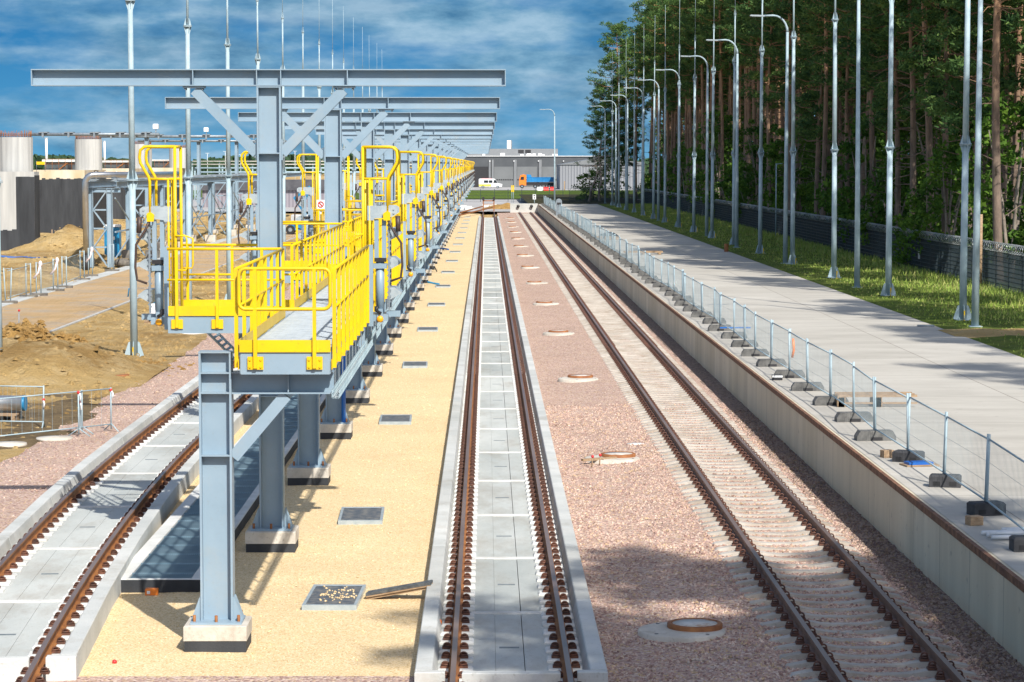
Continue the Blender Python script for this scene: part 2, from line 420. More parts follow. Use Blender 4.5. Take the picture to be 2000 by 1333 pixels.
# bare sandy patch on the verge, lower right of the verge
m = MB(); m.grid(frange(15.2, 21, 0.7), frange(D(79), D(87), 0.8), lambda x, y: gz(x, y) + 0.03 - 0.14*max(0, abs(y-D(83))/4 - 0.35 + 0.3*fn(x, y, 0.5)))
struct(m.build('bare_earth_patch', dirt_m))
m = MB(); m.grid([-400, -60, 60, 300], [YE+3, 420, D(470)], lambda x, y: -0.18)
struct(m.build('far_ground', yard_m))
m = MB(); m.grid([-300, -60, 20, 120], [D(470), 540, D(622)], lambda x, y: -0.05)
struct(m.build('far_lawn', lawn_m))
m = MB(); m.grid([-400, -60, 60, 300], [D(622), 700, 900], lambda x, y: -0.02)
struct(m.build('far_yard', yard_m))

# grass blades on the verge: uncountable ground cover
g = random.Random(5)
m = MB()
for i in range(42000):
    y = 60 + 285*(g.random()**1.5); x = RX + 0.15 + 7.2*g.random()**0.8
    if x < RX+0.8 and g.random() < 0.5: continue
    if D(79.5) < y < D(86.5) and x < 20.5 and g.random() < 0.9: continue
    h = 0.05 + 0.16*g.random()*(0.4 + 0.6*min(1, (x-RX)/4)) + (0.16*g.random() if x > 20.5 else 0); a = g.random()*6.28; wv = 0.03
    z = gz(x, y) - 0.02
    dx, dy = math.cos(a)*wv, math.sin(a)*wv; lx, ly = (g.random()-.5)*h, (g.random()-.5)*h
    m.mi = 0 if g.random() < 0.75 else 1
    m.add([(x-dx, y-dy, z), (x+dx, y+dy, z), (x+lx, y+ly, z+h)], [(0,1,2)])
gb1 = M('grass_blade', (0.19,0.28,0.04), (0.28,0.37,0.06), 0.4, 0.7); gb2 = M('dry_grass_blade', (0.30,0.31,0.09), (0.40,0.40,0.13), 0.4, 0.8)
tag(m.build('verge_grass', [gb1, gb2]), 'rough green grass growing along the verge between road and fence', 'grass', kind='stuff')

# loose stones lying on the beds: uncountable
def scatter(name, mat, n, pick, smin, smax, lab, seed):
    g = random.Random(seed); m = MB()
    for i in range(n):
        p = pick(g)
        if p is None: continue
        x, y, z = p; s = g.uniform(smin, smax); a = g.uniform(0, 6.28); c, q = math.cos(a)*s, math.sin(a)*s
        e = g.uniform(.6, 1.1); h = s*g.uniform(.5, .9)
        m.add([(x+c, y+q, z), (x-q*e, y+c*e, z+.1*h), (x-c, y-q, z-.1*h), (x+q*e, y-c*e, z), (x+.2*q, y+.2*c, z+h), (x+.5*c-.3*q, y+.5*q, z+.9*h)],
              [(0,1,5),(1,4,5),(1,2,4),(2,3,4),(3,5,4),(3,0,5)])
    return tag(m.build(name, mat), lab, 'stones', kind='stuff')
def pk(g):
    y = 28 + 42*g.random()**1.8; x = g.uniform(1.62, 6.62)
    return (x, y, bz(x, y) - .004)
scatter('ballast_stones', ballast_m, 40000, pk, .016, .045, 'loose pink ballast stones lying on the bed between the tracks', 1)
def pk2(g):
    y = 28 + 40*g.random()**1.6; x = g.uniform(6.5, PX-.02)
    return (x, y, -0.247 + 0.035*(x-6.6))
scatter('wall_foot_stones', ballast_shade, 6000, pk2, .02, .045, 'loose stones at the platform wall foot, coloured dark for its shade', 2)
def pk3(g):
    y = g.uniform(34, 120)**1; x = g.uniform(-6.3, -.95)
    return None if x < lcx(y)+1.3 else (x, y, -.354)
scatter('sand_pebbles', sand_m, 5200, pk3, .012, .03, 'pale pebbles scattered on the sand strip', 3)
def pk4(g):
    x = -11.3 - 28*g.random()**1.5; y = g.uniform(60, 210)
    return None if -23.5 < x < -17.6 else (x, y, yardz(x, y) - .02)
scatter('dirt_clods', dirt_m, 9000, pk4, .03, .16, 'clods and stones strewn over the dug dirt yard', 4)
def pk5(g):
    y = g.uniform(48, 150); x = edge_l(y) + 2.6*g.random()**1.3
    return (x, y, -.34)
scatter('edge_stones', ballast_m, 5000, pk5, .02, .045, 'pink stones along the ballast edge by the dirt yard', 5)
# ------------------------------------------------------------------ railway tracks
RP = [(-.036,0),(.036,0),(.036,-.036),(.011,-.052),(.011,-.14),(.075,-.158),(.075,-.172),(-.075,-.172),(-.075,-.158),(-.011,-.14),(-.011,-.052),(-.036,-.036)]
def rail(path, off, z, parent, side, origin=(0,0,0)):
    m = MB(); n = len(RP); vs = []
    for i, (x, y) in enumerate(path):
        x2, y2 = path[min(i+1, len(path)-1)]; x1, y1 = path[max(i-1, 0)]
        t = V((x2-x1, y2-y1)); t.normalize(); nx, ny = t.y, -t.x
        for a, b in RP: vs.append((x + nx*(off+a), y + ny*(off+a), z+b))
    m.add(vs, [])
    for i in range(len(path)-1):
        for k in range(n):
            l = (k+1) % n
            m.f.append((i*n+k, i*n+l, (i+1)*n+l, (i+1)*n+k)); m.m.append(1 if k == 0 else 0); m.s.append(False)
    m.f.append(tuple(range(n))); m.m.append(0); m.s.append(False)
    return m.build('rail', [side, railtop], parent)
def clip_mb(m, x, y, z, sgn, det=True, c=1.0, sn=0.0, R=.041, lift=.0):
    # a rail fastening: a shoulder plate with a round spring clip standing on it (sgn: side of the rail)
    def P(a, b): return (x + a*c - b*sn, y + a*sn + b*c)
    def bx(a0, a1, b0, b1, z0, z1):
        q = [P(a0,b0), P(a1,b0), P(a1,b1), P(a0,b1)]
        m.add([(p[0], p[1], z0) for p in q] + [(p[0], p[1], z1) for p in q], [(4,5,6,7),(0,1,5,4),(1,2,6,5),(2,3,7,6),(3,0,4,7)])
    s = sgn
    kk = .8 if R > .04 else .66; a0, a1 = sorted((s*0.02, s*0.17*.82)); bx(a0, a1, -0.085*kk, 0.085*kk, z-0.172, z-0.14)
    if det:
        pts = []
        for k in range(9):
            t = -0.5 + k*(math.pi+1.0)/8
            q = P(s*(0.075 + .042*math.cos(t)), 0.0)
            pts.append((q[0] - 0.0, q[1] + 0.0, z - (0.105 if R > .04 else .125) + R*math.sin(t)))
        m.tube(pts, 0.013, 5, True, True)
        q = [P(s*0.03, -0.06), P(s*0.12, -0.03), P(s*0.12, 0.05), P(s*0.03, 0.07)]
        m.tube([(p[0], p[1], z-0.125) for p in q], 0.013, 5)
    else:
        a0, a1 = sorted((s*0.04, s*0.14)); bx(a0, a1, -0.05, 0.05, z-0.14, z-0.055)

# the ballasted track
RT = 5.215; Y0R, Y1R = 18.0, 341.0
sleeper_c = M('sleeper_concrete', (0.39,0.365,0.325), (0.53,0.50,0.45), 0.9, 0.9, bs=0.3, stain=(0.26,0.20,0.14), sscale=1.5, samt=0.65, srange=(.46,.68))
tr = thing('railway_track', 'ballasted railway track on concrete sleepers beside the platform wall', 'railway track', (RT, 0, 0))
for s in (-1, 1): rail([(0, Y0R), (0, Y1R)], s*0.755, 0, tr, raildark)
def sleeper_mb(m, y, top=0.0):
    st = [(-1.25,-.262,.09,.11),(-1.2,-.224,.09,.11),(-.95,-.178,.095,.115),(-.56,-.176,.095,.115),(-.36,-.212,.082,.10),(-.2,-.224,.078,.10),(.2,-.224,.078,.10),(.36,-.212,.082,.10),(.56,-.176,.095,.115),(.95,-.178,.095,.115),(1.2,-.224,.09,.11),(1.25,-.262,.09,.11)]
    vs = []
    for x, z, a, b in st: vs += [(x, y-b, -.36), (x, y-a, z), (x, y+a, z), (x, y+b, -.36)]
    n = len(st)
    fs = [(i*4+k, i*4+k+1, i*4+k+5, i*4+k+4) for i in range(n-1) for k in range(3)] + [(0,1,2,3), (n*4-1,n*4-2,n*4-3,n*4-4)]
    m.add(vs, fs)
sm = MB(); sleeper_mb(sm, 0); sme = sm.mesh('sleeper', sleeper_c)
cme = {}
for s in (-1, 1):
    m = MB(); clip_mb(m, 0, 0, 0, s); cme[s] = m.mesh('rail_clip', clipmat)
Y, k = D(31.0), 0
rs = MB(); rc = MB(); nc = 0
r = random.Random(3)
for i in range(20):
    yy = Y - 0.6*(i+1)
    sleeper_mb(rs, yy)
while Y < Y1R - 1:
    if k < 100: put('sleeper', sme, tr, (0.015*(r.random()-.5), Y, 0.006*(r.random()-.5)), 0.012*(r.random()-.5))
    else: sleeper_mb(rs, Y)
    for s in (-1, 1):
        for q in (-1, 1):
            if nc < 100: put('rail_clip', cme[q], tr, (s*0.755 + q*0.045, Y, 0)); nc += 1
            else: clip_mb(rc, s*0.755 + q*0.045, Y, 0, q, Y < 90)
    Y += 0.6; k += 1
o = rs.build('distant_sleepers', sleeper_c, tr); o['kind'] = 'stuff'
o = rc.build('distant_rail_clips', clipmat, tr); o['kind'] = 'stuff'

# the two slab tracks in concrete troughs
slab_floor = M('slab_floor', (0.40,0.43,0.42), (0.52,0.545,0.53), 0.8, 0.85, bs=0.2, stretch=(1,0.35,1), stain=(0.33,0.31,0.27), sscale=1.2, samt=0.65, srange=(.48,.68), orand=((0.82,0.83,0.82),(0.97,0.97,0.96),(1.08,1.07,1.05)))
clip_red = M('slab_clip_rust', (0.065,0.03,0.022), (0.15,0.065,0.04), 14, 0.6, orand=((0.7,0.7,0.7),(1,1,1),(1.3,1.15,1.0)))
SP = 5.3
SLOT = M('drain_slot', (0.12,0.15,0.165), (0.19,0.22,0.235), 8, 0.7)
def slab_mesh(L, teeth):
    m = MB(); h = L/2 - 0.008
    m.box(-1.0, -0.198, -h, h, -0.50, -0.215); m.box(0.205, 1.0, -h, h, -0.50, -0.215)
    m.box(-0.195, 0.195, -h, h, -0.50, -0.221)
    m.mi = 1
    m.box(-0.55, 0.55, -h, -h+0.06, -0.4, -0.196); m.box(-0.55, 0.55, h-0.06, h, -0.4, -0.196)
    n = int(round(L/0.6625))
    for i in range(n):
        y = -L/2 + (i+0.5)*L/n
        for s in (-1, 1):
            a, b = sorted((s*0.50, s*0.985)); m.bbox(a, b, y-0.155, y+0.155, -0.4, -0.174, 0.02)
    m.mi = 2; m.box(-0.14, 0.14, -0.07, 0.03, -0.23, -0.2185)
    return m.mesh('slab', [slab_floor, conc_white, SLOT])
def kerb_mesh(L, s, notch=False):
    m = MB(); h = L/2 - 0.006
    pf = [(0.98,-0.55),(1.255,-0.55),(1.255,-0.012),(1.243,0.0),(1.045,0.0),(1.03,-0.012),(0.985,-0.17)]
    m.prism([(s*a, b) for a, b in pf], lambda a, b, t: (a, t, b), -h, h)
    return m.mesh('kerb', concrete)
smesh = slab_mesh(SP, 8); kmesh = {s: kerb_mesh(SP, s) for s in (-1, 1)}
cm2 = {}
for s in (-1, 1):
    m = MB(); clip_mb(m, 0, 0, 0, s, R=.032); cm2[s] = m.mesh('rail_clip', clip_red)
def slab_track(label, cxf, z, ys, ye, far_ballast):
    t = thing('slab_track', label, 'railway track', (0, 0, z))
    path = [(cxf(y), y) for y in (frange(14, 66, 2) + [ye + far_ballast])]
    for s in (-1, 1): rail(path, s*0.7535, 0, t, railside)
    y = ys + SP/2; nc = 0; rc = MB(); i = 0
    while y < ye:
        a = math.atan2(cxf(y-0.5) - cxf(y+0.5), 1.0); x = cxf(y)
        put('slab', smesh, t, (x, y, 0), a)
        for s in (-1, 1): put('kerb', kmesh[s], t, (x, y, 0), a)
        for j in range(8):
            yy = y - SP/2 + (j+0.5)*SP/8; xx = cxf(yy)
            for s in (-1, 1):
                for q in (-1, 1):
                    px = xx + math.cos(a)*(s*0.7535 + q*0.045); py = yy + math.sin(a)*(s*0.7535 + q*0.045)
                    if nc < 100: put('rail_clip', cm2[q], t, (px, py, 0), a); nc += 1
                    else: clip_mb(rc, px, py, 0, q, yy < 80, math.cos(a), math.sin(a), R=.032)
        y += SP; i += 1
    # clips on the lead-in ahead of the trough and the end beam that closes it
    for j in range(3):
        yy = ys - 0.35 - j*0.6; xx = cxf(yy)
        for s in (-1, 1):
            for q in (-1, 1): clip_mb(rc, xx + s*0.7535 + q*0.045, yy, 0, q, True, R=.032)
    o = rc.build('distant_rail_clips', clip_red, t); o['kind'] = 'stuff'
    m = MB(); x = cxf(ys); a = math.atan2(cxf(ys-0.5) - cxf(ys+0.5), 1.0)
    for x0, x1 in ((-1.255, -0.86), (-0.64, 0.64), (0.86, 1.255)): m.bbox(x0, x1, -0.16, -0.006, -0.5, -0.002 if abs(x0) > 1 or x1 > 1 else -0.015, 0.012)
    m.build('end_beam', concrete, t, (x, ys, 0), a)
    return t
slab_track('straight slab track in a pale concrete trough, centre of the yard', lambda y: TC, -0.12, D(32.6), 321, 28)
slab_track('curved slab track in a concrete trough left of the yellow platform', lcx, 0.0, D(33.0), 321, 2)

# manhole rings along the ballast
lidm = M('lid_concrete', (0.50,0.47,0.42), (0.66,0.64,0.60), 3, 0.85, stain=(0.36,0.2,0.1), sscale=4, samt=0.8, srange=(.5,.62))
slot_m = M('slot_grey', (0.10,0.13,0.15), (0.16,0.19,0.21), 8, 0.7)

def manhole():
    t = thing('manhole', '', 'manhole', (0,0,0), group='manholes in the ballast between the tracks')
    m = MB(); m.lathe([(0.0,0.11),(0.36,0.11),(0.60,0.10),(0.63,0.085),(0.63,-0.15)][::-1], 40); 
    for a in (0.6, 2.2, 3.9, 5.4):
        m.mi = 1; m.lathe([(0.03,0.1),(0.03,0.106)], 8, (0.53*math.cos(a), 0.53*math.sin(a), 0)); m.mi = 0
    m.build('concrete_ring', [conc_warm, black], t)
    m = MB(); m.lathe([(0.40,0.09),(0.40,0.165),(0.385,0.175),(0.33,0.175),(0.325,0.168)], 36, (0.2, 0.12, 0)); m.build('iron_rim', rust, t)
    m = MB(); m.lathe([(0.326,0.15),(0.326,0.168),(0.0001,0.172)], 36, (0.2, 0.12, 0)); m.build('lid', lidm, t)
    return t
mh = manhole()
y = D(35.9); k = 0
sfx = ['with broad pale concrete collar in tree shade', 'with small red-topped pegs beside it']
while y < 330:
    x = 2.86 if k else 2.80
    lab = (ordn(k) + ' rusty-rimmed concrete manhole in the pink ballast' + (', ' + sfx[k] if k < 2 else ', counting from the camera'))
    if k == 0: mh.location = (x, y, bz(x, y)-0.02); mh['label'] = lab
    else: dup(mh, (x, y, bz(x, y)-0.02), 0.35*k, lab)
    y += 21.15; k += 1
m = MB(); m.lathe([(0.19,-.05),(0.21,0.0),(0.20,0.05),(0.0001,0.06)], 24)
x, y = gp(1242, 868, -0.25); tag(m.build('concrete_disc', conc_white, None, (x, y, -0.29)), 'small white concrete disc lying in the ballast beside the second manhole', 'disc')
for i, (u, v) in enumerate(((1156, 912), (1171, 909))):
    x, y = gp(u, v, -0.28); m = MB(); m.tube([(0,0,0),(0.02,0.01,0.22)], 0.014, 6); m.mi = 1; m.sphere((0.02,0.01,0.24), 0.035)
    tag(m.build('survey_peg', [wood, red_p], None, (x, y, -0.30)), ['taller', 'shorter'][i] + ' red-topped wooden peg beside the second manhole', 'peg')
x, y = gp(1150, 905, -0.25); m = MB(); m.box(-.45,.45,-.05,.05,0,.05)
tag(m.build('timber_lath', wood, None, (x+0.25, y+0.3, -0.22), 0.5), 'short timber lath leaning at the second manhole', 'lath'); m = None

# inspection hatches in the sand
ht = M('chequer_plate', (0.09,0.11,0.14), (0.26,0.25,0.23), 7, 0.5, 0.3, lo=0.42, hi=0.66)
def hatch(mat):
    t = thing('hatch', '', 'hatch', (0,0,0), group='square hatches in the sand strip')
    m = MB()
    for x0, x1, y0, y1 in ((-.42,.42,-.95,-.88),(-.42,.42,.88,.95),(-.42,-.37,-.88,.88),(.37,.42,-.88,.88)): m.box(x0, x1, y0, y1, -.05, .085)
    m.build('frame', galv_lt, t)
    m = MB(); m.box(-.368,.368,-.878,.878,.02,.075); m.build('cover', mat, t)
    return t
h0 = hatch(ht)
ys = [D(39.2)] + [D(48.3 + 18.15*i) for i in range(16)]
for k, y in enumerate(ys):
    lab = ordn(k) + ' square steel hatch in the sand strip' + (', sprinkled with stones' if k == 0 else ', counting from the camera')
    z = -0.36
    if k == 0: h0.location = (-2.38, y, z); h0['label'] = lab; h0.rotation_euler.z = -0.03
    else: dup(h0, (-2.41, y, z), 0.02, lab)
# stones strewn over the first hatch
m = MB(); r = random.Random(8)
for i in range(80):
    a = r.gauss(0.06, 0.17); b = r.gauss(0.05, 0.42)
    if abs(a) > .34 or abs(b) > .85: continue
    m.sphere((-2.38+a, ys[0]+b, -0.28), 0.012+0.016*r.random(), 5, 3, 0.7)
tag(m.build('loose_stones', sand_m), 'loose tan stones strewn over the nearest hatch', 'stones', kind='stuff')
# loose grating strip with one end on the trough kerb
x0, y0 = gp(716, 1166, -0.33); x1, y1 = gp(842, 1144, -0.13)
t = thing('grating_strip', 'narrow dark steel grating strip lying with one end on the trough kerb', 'grating', (x0, y0, -0.30))
dv = V((x1-x0, y1-y0, 0.20)); L = dv.length; dn = dv.normalized()
m = MB(); m.beam((0,0,0), dv, 0.02, 0.05, so=0.12); m.build('side_bar', wood, t); m = MB(); m.beam((0,0,0), dv, 0.02, 0.05, so=-0.12); m.build('side_bar', wood, t)
m = MB(); sdv = dn.cross(V((0,0,1))).normalized()
for i in range(40):
    p = dv*(i+0.5)/40.0 + V((0,0,0.022)); m.beam(p - sdv*0.135, p + sdv*0.135, 0.028, 0.04)
m.build('slats', M('dark_slats', (0.05,0.055,0.06), (0.12,0.13,0.135), 9, 0.6), t)
m = MB(); m.beam((0,0,-0.05), dv + V((0,0,-0.05)), 0.2, 0.03); m.build('timber_backing', wood, t)
m = MB(); m.sphere((0,0,0), .035, 8, 6); x, y = gp(222, 1294, -0.34); tag(m.build('red_marker', red_p, None, (x, y, -0.33)), 'small red plastic cap lying on the sand near the front', 'cap')
x, y = gp(858, 1207, -0.2); m = MB(); m.sphere((0,0,0), .035, 8, 6, 1.4); tag(m.build('orange_marker', orange_p, None, (x, y, -0.27)), 'small orange cap lying inside the centre trough', 'cap')
# ------------------------------------------------------------------ loading gantry
GX = -3.79; GPITCH = 18.15
def TY(k): return D(44.3 + GPITCH*k)
def LY(k): return D(35.35 + GPITCH*k)
NT = 17
FZ = 0.02                       # top of the footings
def footing_mesh(r):
    m = MB(); m.mi = 1; m.box(-.43,.43,-.40,.40,-.55,-.215); m.mi = 0; m.bbox(-.44,.44,-.41,.41,-.21,0.0,.012)
    return m.mesh('footing', [conc_warm, bitumen])
fme = footing_mesh(0)
def bolts(m, pts, z):
    for x, y in pts:
        m.lathe([(.022,z),(.022,z+.09)], 6, (x, y, 0))
BM_ = MB(); bolts(BM_, [(0,0)], .03); BME = BM_.mesh('anchor_bolt', rust)
def base_parts(t):
    m = MB(); m.box(-.36,.36,-.30,.30,0,.03)
    for s in (-1, 1):
        m.prism([(0,.03),(0.13,.03),(0.13,.06),(0.02,.36),(0,.36)], lambda a, b, q, s=s: (s*(.225+a), q, b), -.012, .012)
        for yy in (-.11, .11):
            m.prism([(0,.03),(0.13,.03),(0.13,.06),(0.02,.36),(0,.36)], lambda a, b, q, s=s: (s*(.225+a), q, b), yy-.01, yy+.01)
    b = m.build('base_plate', steel, t)
    for q in [(-.31,-.2),(.31,-.2),(0,-.24),(-.31,.2),(.31,.2),(0,.24),(.31,0),(-.31,0)]: put('anchor_bolt', BME, b, (*q, 0))
def column(t, z1, splices, h=.455, b=.30):
    m = MB(); m.ibeam((0,0,.03), (0,0,z1), h, b, .03, .014, up=(1,0,0))
    for z in splices: m.box(-h/2+.03, h/2-.03, -b/2+.004, b/2-.004, z-.011, z+.011)
    m.box(-h/2-.004, h/2+.004, -b/2-.004, b/2+.004, z1, z1+.02)
    return m.build('column', steel, t)
def bracket(t, s, x1, stiff):
    m = MB(); x0 = s*.23
    m.ibeam((x0,0,3.38), (x1,0,3.38), .31, .26, .02, .012)
    for q in stiff: m.box(s*q-.008, s*q+.008, -.124, .124, 3.247, 3.513)
    m.build('bracket', steel, t)
    m = MB(); m.ibeam((s*.24,0,2.33), (s*.98,0,3.20), .16, .17, .012, .01, up=(0,1,0)); m.build('knee_brace', steel, t)
def low_frame():
    t = thing('support_frame', '', 'steel frame', (0,0,0), group='low support frames under the walkway')
    base_parts(t); column(t, 3.80, [3.52, 3.24, 2.36])
    bracket(t, 1, 1.65, [1.02])
    return t
def t_frame():
    t = thing('gantry_frame', '', 'steel frame', (0,0,0), group='T-shaped gantry frames in a row')
    base_parts(t); column(t, 7.76, [6.62, 3.52, 3.24, 2.36], .42)
    bracket(t, 1, 1.65, [1.02])
    m = MB(); m.ibeam((-.23,0,3.38), (-.60,0,3.38), .31, .26, .02, .012); m.build('stub_bracket', steel, t)
    m = MB(); m.ibeam((-4.13,0,7.935), (4.13,0,7.935), .29, .29, .018, .012)
    for x in (-1.32, -.21, .21, 1.37, -4.122, 4.122): m.box(x-.008, x+.008, -.14, .14, 7.81, 8.06)
    m.build('cross_beam', steel, t)
    for s in (-1, 1):
        m = MB(); m.ibeam((s*.225,0,6.62), (s*1.30,0,7.72), .15, .18, .012, .01, up=(0,1,0))
        m.box(*sorted((s*1.12, s*1.5)), -.11, .11, 7.755, 7.787); m.box(*sorted((s*.212, s*.235)), -.1, .1, 6.5, 6.86)
        m.build('brace', steel, t)
        m = MB()
        for x in (1.16, 1.46): m.lathe([(.016,7.72),(.016,7.76)], 6, (s*x, -.07, 0)); m.lathe([(.016,7.72),(.016,7.76)], 6, (s*x, .07, 0))
        for z in (6.55, 6.81): m.tube([(s*.23,-.07,z),(s*.27,-.07,z)], .016, 6)
        m.build('bolts', steel_dk, t)
    m = MB(); m.tube([(.215,-.16,0.3),(.215,-.16,3.3)], .012, 6); m.build('earth_strap', galv, t)
    return t
lf0 = low_frame(); tf0 = t_frame()
for k in range(NT):
    lab = ordn(k) + ' T-shaped grey-blue steel frame of the gantry row' + (', largest crossbeam in view' if k == 0 else '')
    if k == 0: tf0.location = (GX, TY(0), FZ); tf0['label'] = lab
    else: dup(tf0, (GX, TY(k), FZ), 0, lab)
    lab = ordn(k) + ' short grey-blue column with bracket under the walkway' + (', standing in front' if k == 0 else '')
    if k == 0: lf0.location = (GX, LY(0), FZ); lf0['label'] = lab
    else: dup(lf0, (GX, LY(k), FZ), 0, lab)
n = 0
for k in range(NT):
    for y, what in ((LY(k), 'short column'), (TY(k), 'T-shaped frame')):
        o = put('concrete_plinth', fme, None, (GX, y, FZ), 0)
        tag(o, 'concrete footing with black base under the ' + ordn(k) + ' ' + what, 'plinth', 'concrete footings of the gantry'); n += 1

# ---- railings: posts, two rails, kick plate; along y at x, from y0 to y1
def railing_mesh(L, s, z=0.0, posts=1.15, kick=True, full=True):
    m = MB(); n = max(1, int(round(L/posts)))
    for i in range(n+1):
        y = L*i/n
        m.beam((s*.05, y, z-.22), (s*.05, y, z+1.15), .053, .05)
        if full: m.box(*sorted((s*.012, s*.024)), y-.09, y+.09, z-.24, z-.10)
    m.tube([(s*.05,0,z+1.15),(s*.05,L,z+1.15)], .026, 8); m.tube([(s*.05,0,z+.62),(s*.05,L,z+.62)], .02, 8)
    if kick: m.box(*sorted((s*.0125, s*.0235)), 0, L, z+.0, z+.17)
    return m
def end_rail_mesh(W, frame=True, gaps=()):        # across x, at y=0 facing -y, from x=0 to W
    m = MB()
    r = .09
    def loop(z0, z1):
        pts = []
        for cx, cz, a0 in ((r, z1-r, 180), (W-r, z1-r, 90), (W-r, z0+r, 0), (r, z0+r, -90)):
            for q in range(5):
                a = math.radians(a0 - 90*q/4); pts.append((cx + r*math.cos(a), -.05, cz + r*math.sin(a)))
        m.tube(pts, .026, 8, closed=True)
    loop(.60, 1.16)
    for x in (W*.175, W*.825):
        m.beam((x,-.05,-.22), (x,-.05,1.15), .05, .045, up=(0,1,0))
        m.box(x-.11, x+.11, -.034, -.022, -.24, -.06)
        for dx in (-.075, .075):
            for z in (-.2, -.1): m.tube([(x+dx,-.034,z),(x+dx,-.05,z)], .018, 6)
    m.box(0, W, -.024, -.012, 0, .17)
    return m
DZ = 3.85
WX0, WX1 = -3.42, -2.16
grate = M('deck_grating', (0.40,0.45,0.49), (0.54,0.59,0.63), 5, 0.45, 0.25, stretch=(1,3,1))
WY0, WY1 = D(35.0), TY(NT-1) + 3
wk = thing('walkway', 'raised grey walkway with yellow railings running along the gantry row', 'walkway', (0, WY0, DZ))
y = 0; L = 9.06; i = 0
while y < WY1 - WY0 - 1:
    m = MB(); m.box(WX0+.02, WX1-.02, y+.01, y+L-.02, -.05, -.022)
    if i < 6:
        for q in range(int(L/.11)): m.box(WX0+.02, WX1-.02, y+.06+q*.11, y+.082+q*.11, -.022, -.002)
        for q in range(9): m.box(WX0+.1+q*.135, WX0+.112+q*.135, y+.01, y+L-.02, -.024, -.006)
    m.build('deck_panel', grate, wk); y += L; i += 1
LT = y
m = MB(); m.box(WX1-.012, WX1, 0, LT, -.30, 0.0); m.box(WX1-.09, WX1-.013, 0, LT, -.30, -.29); m.box(WX1-.09, WX1-.013, 0, LT, -.02, -.008); m.build('edge_beam', steel, wk)
m = MB(); m.box(WX0, WX0+.012, 0, LT, -.30, 0.0); m.box(WX0+.013, WX0+.09, 0, LT, -.30, -.29); m.build('edge_beam', steel, wk)
m = MB(); m.box(WX0+.013, WX1-.013, -.012, 0, -.31, -.004); m.build('end_fascia', steel, wk)
W = WX1 - WX0
er = end_rail_mesh(W).build('end_railing', yellow, wk, (WX0, -.014, 0))
GYR = []                    # right hand gangways
segs = []
ycur = 0.05
for k in range(NT):
    gy = TY(k) + 1.15 - WY0
    segs.append((ycur, gy - .62)); GYR.append(gy + WY0); ycur = gy + .62
segs.append((ycur, LT))
for a, b in segs:
    if b - a > 1: railing_mesh(b-a, 1).build('side_railing', yellow, wk, (WX1, a, 0))
ycur = 0.05
for k in range(NT):
    a = TY(k) - 1.25 - WY0; b = TY(k) + .75 - WY0
    if a - ycur > 1: railing_mesh(a-ycur, -1).build('side_railing', yellow, wk, (WX0, ycur, 0))
    ycur = b
# hangers between the side beam and the tray
m = MB(); q = 1.2
while q < LT and q < 130:
    m.box(WX1-.02, WX1-.008, q, q+.05, -.62, -.30); q += .95
m.build('hanger', steel_dk, wk)
# galvanised wire cable tray
ct = thing('cable_tray', 'galvanised wire mesh cable tray hung along the right side of the walkway', 'cable tray', (WX1+.01, WY0, 3.20))
m = MB()
for x, z in ((0,.12),(.10,.12),(0,.0),(.035,.0),(.07,.0),(.10,.0),(0,.06),(.10,.06)): m.box(x-.004, x+.004, .1, LT, z-.004, z+.004)
q = .1
while q < LT:
    st = .12 if q < 60 else .3
    m.box(-.004, .104, q, q+.01, -.005, .003); m.box(-.006, .004, q, q+.01, 0, .12); m.box(.096, .106, q, q+.01, 0, .12); q += st
m.build('wire_basket', galv, ct)
m = MB()
for x, zz in ((.02,.015),(.05,.02),(.08,.015)): m.tube([(x, q*2.0+.1, zz + .008*math.sin(q*1.7+x*90)) for q in range(int(LT/2))], .011, 5)
m.build('cables', galv_lt, ct)

# ---- landings left of the columns
LX0, LX1 = -5.47, WX0 - .002
def landing():
    t = thing('landing', '', 'landing', (0,0,0), group='railed landings left of the columns')
    W = LX1 - LX0
    m = MB(); m.box(.02, 1.32, .02, 2.0, -.05, -.004); m.box(1.32, W-.012, .02, .70, -.05, -.004); m.box(1.32, W-.012, 1.3, 2.0, -.05, -.004)
    for i in range(18): m.box(.02, 1.3, .06+i*.108, .09+i*.108, -.004, .006)
    m.build('deck_panel', grate, t)
    m = MB(); m.box(0, W-.012, 0, .012, -.30, 0); m.box(0, .012, .013, 2.0, -.30, 0); m.box(0, W-.012, 2.0, 2.012, -.30, 0); m.build('edge_beam', steel, t)
    for y, yy in ((-.04, -.012), (2.06, 2.013)):
        m = MB()
        m.tube([(0,y,1.15),(W-.09,y,1.15)], .026, 8); m.tube([(0,y,.62),(W-.09,y,.62)], .02, 8)
        m.box(0.01, W-.05, min(y*0+yy, yy+.0)-.012 if y < 0 else yy, yy if y < 0 else yy+.012, .0, .17)
        for x in ((.16, .85, 1.62) if y < 0 else (.10, .9, 1.7)):
            m.beam((x,y,-.20), (x,y,1.14), .05, .04, up=(0,1,0))
            m.box(x-.1, x+.1, y*0 + (yy-.02 if y < 0 else yy+.008), (yy-.008 if y < 0 else yy+.02), -.22, -.06)
        m.build('railing', yellow, t)
    return t
def nums(k): return ordn(k)
ld0 = landing()
for k in range(NT):
    lab = ordn(k) + ' yellow-railed landing left of the column row'
    loc = (LX0, TY(k) - 1.0, DZ)
    if k == 0: ld0.location = loc; ld0['label'] = lab
    else: dup(ld0, loc, 0, lab)
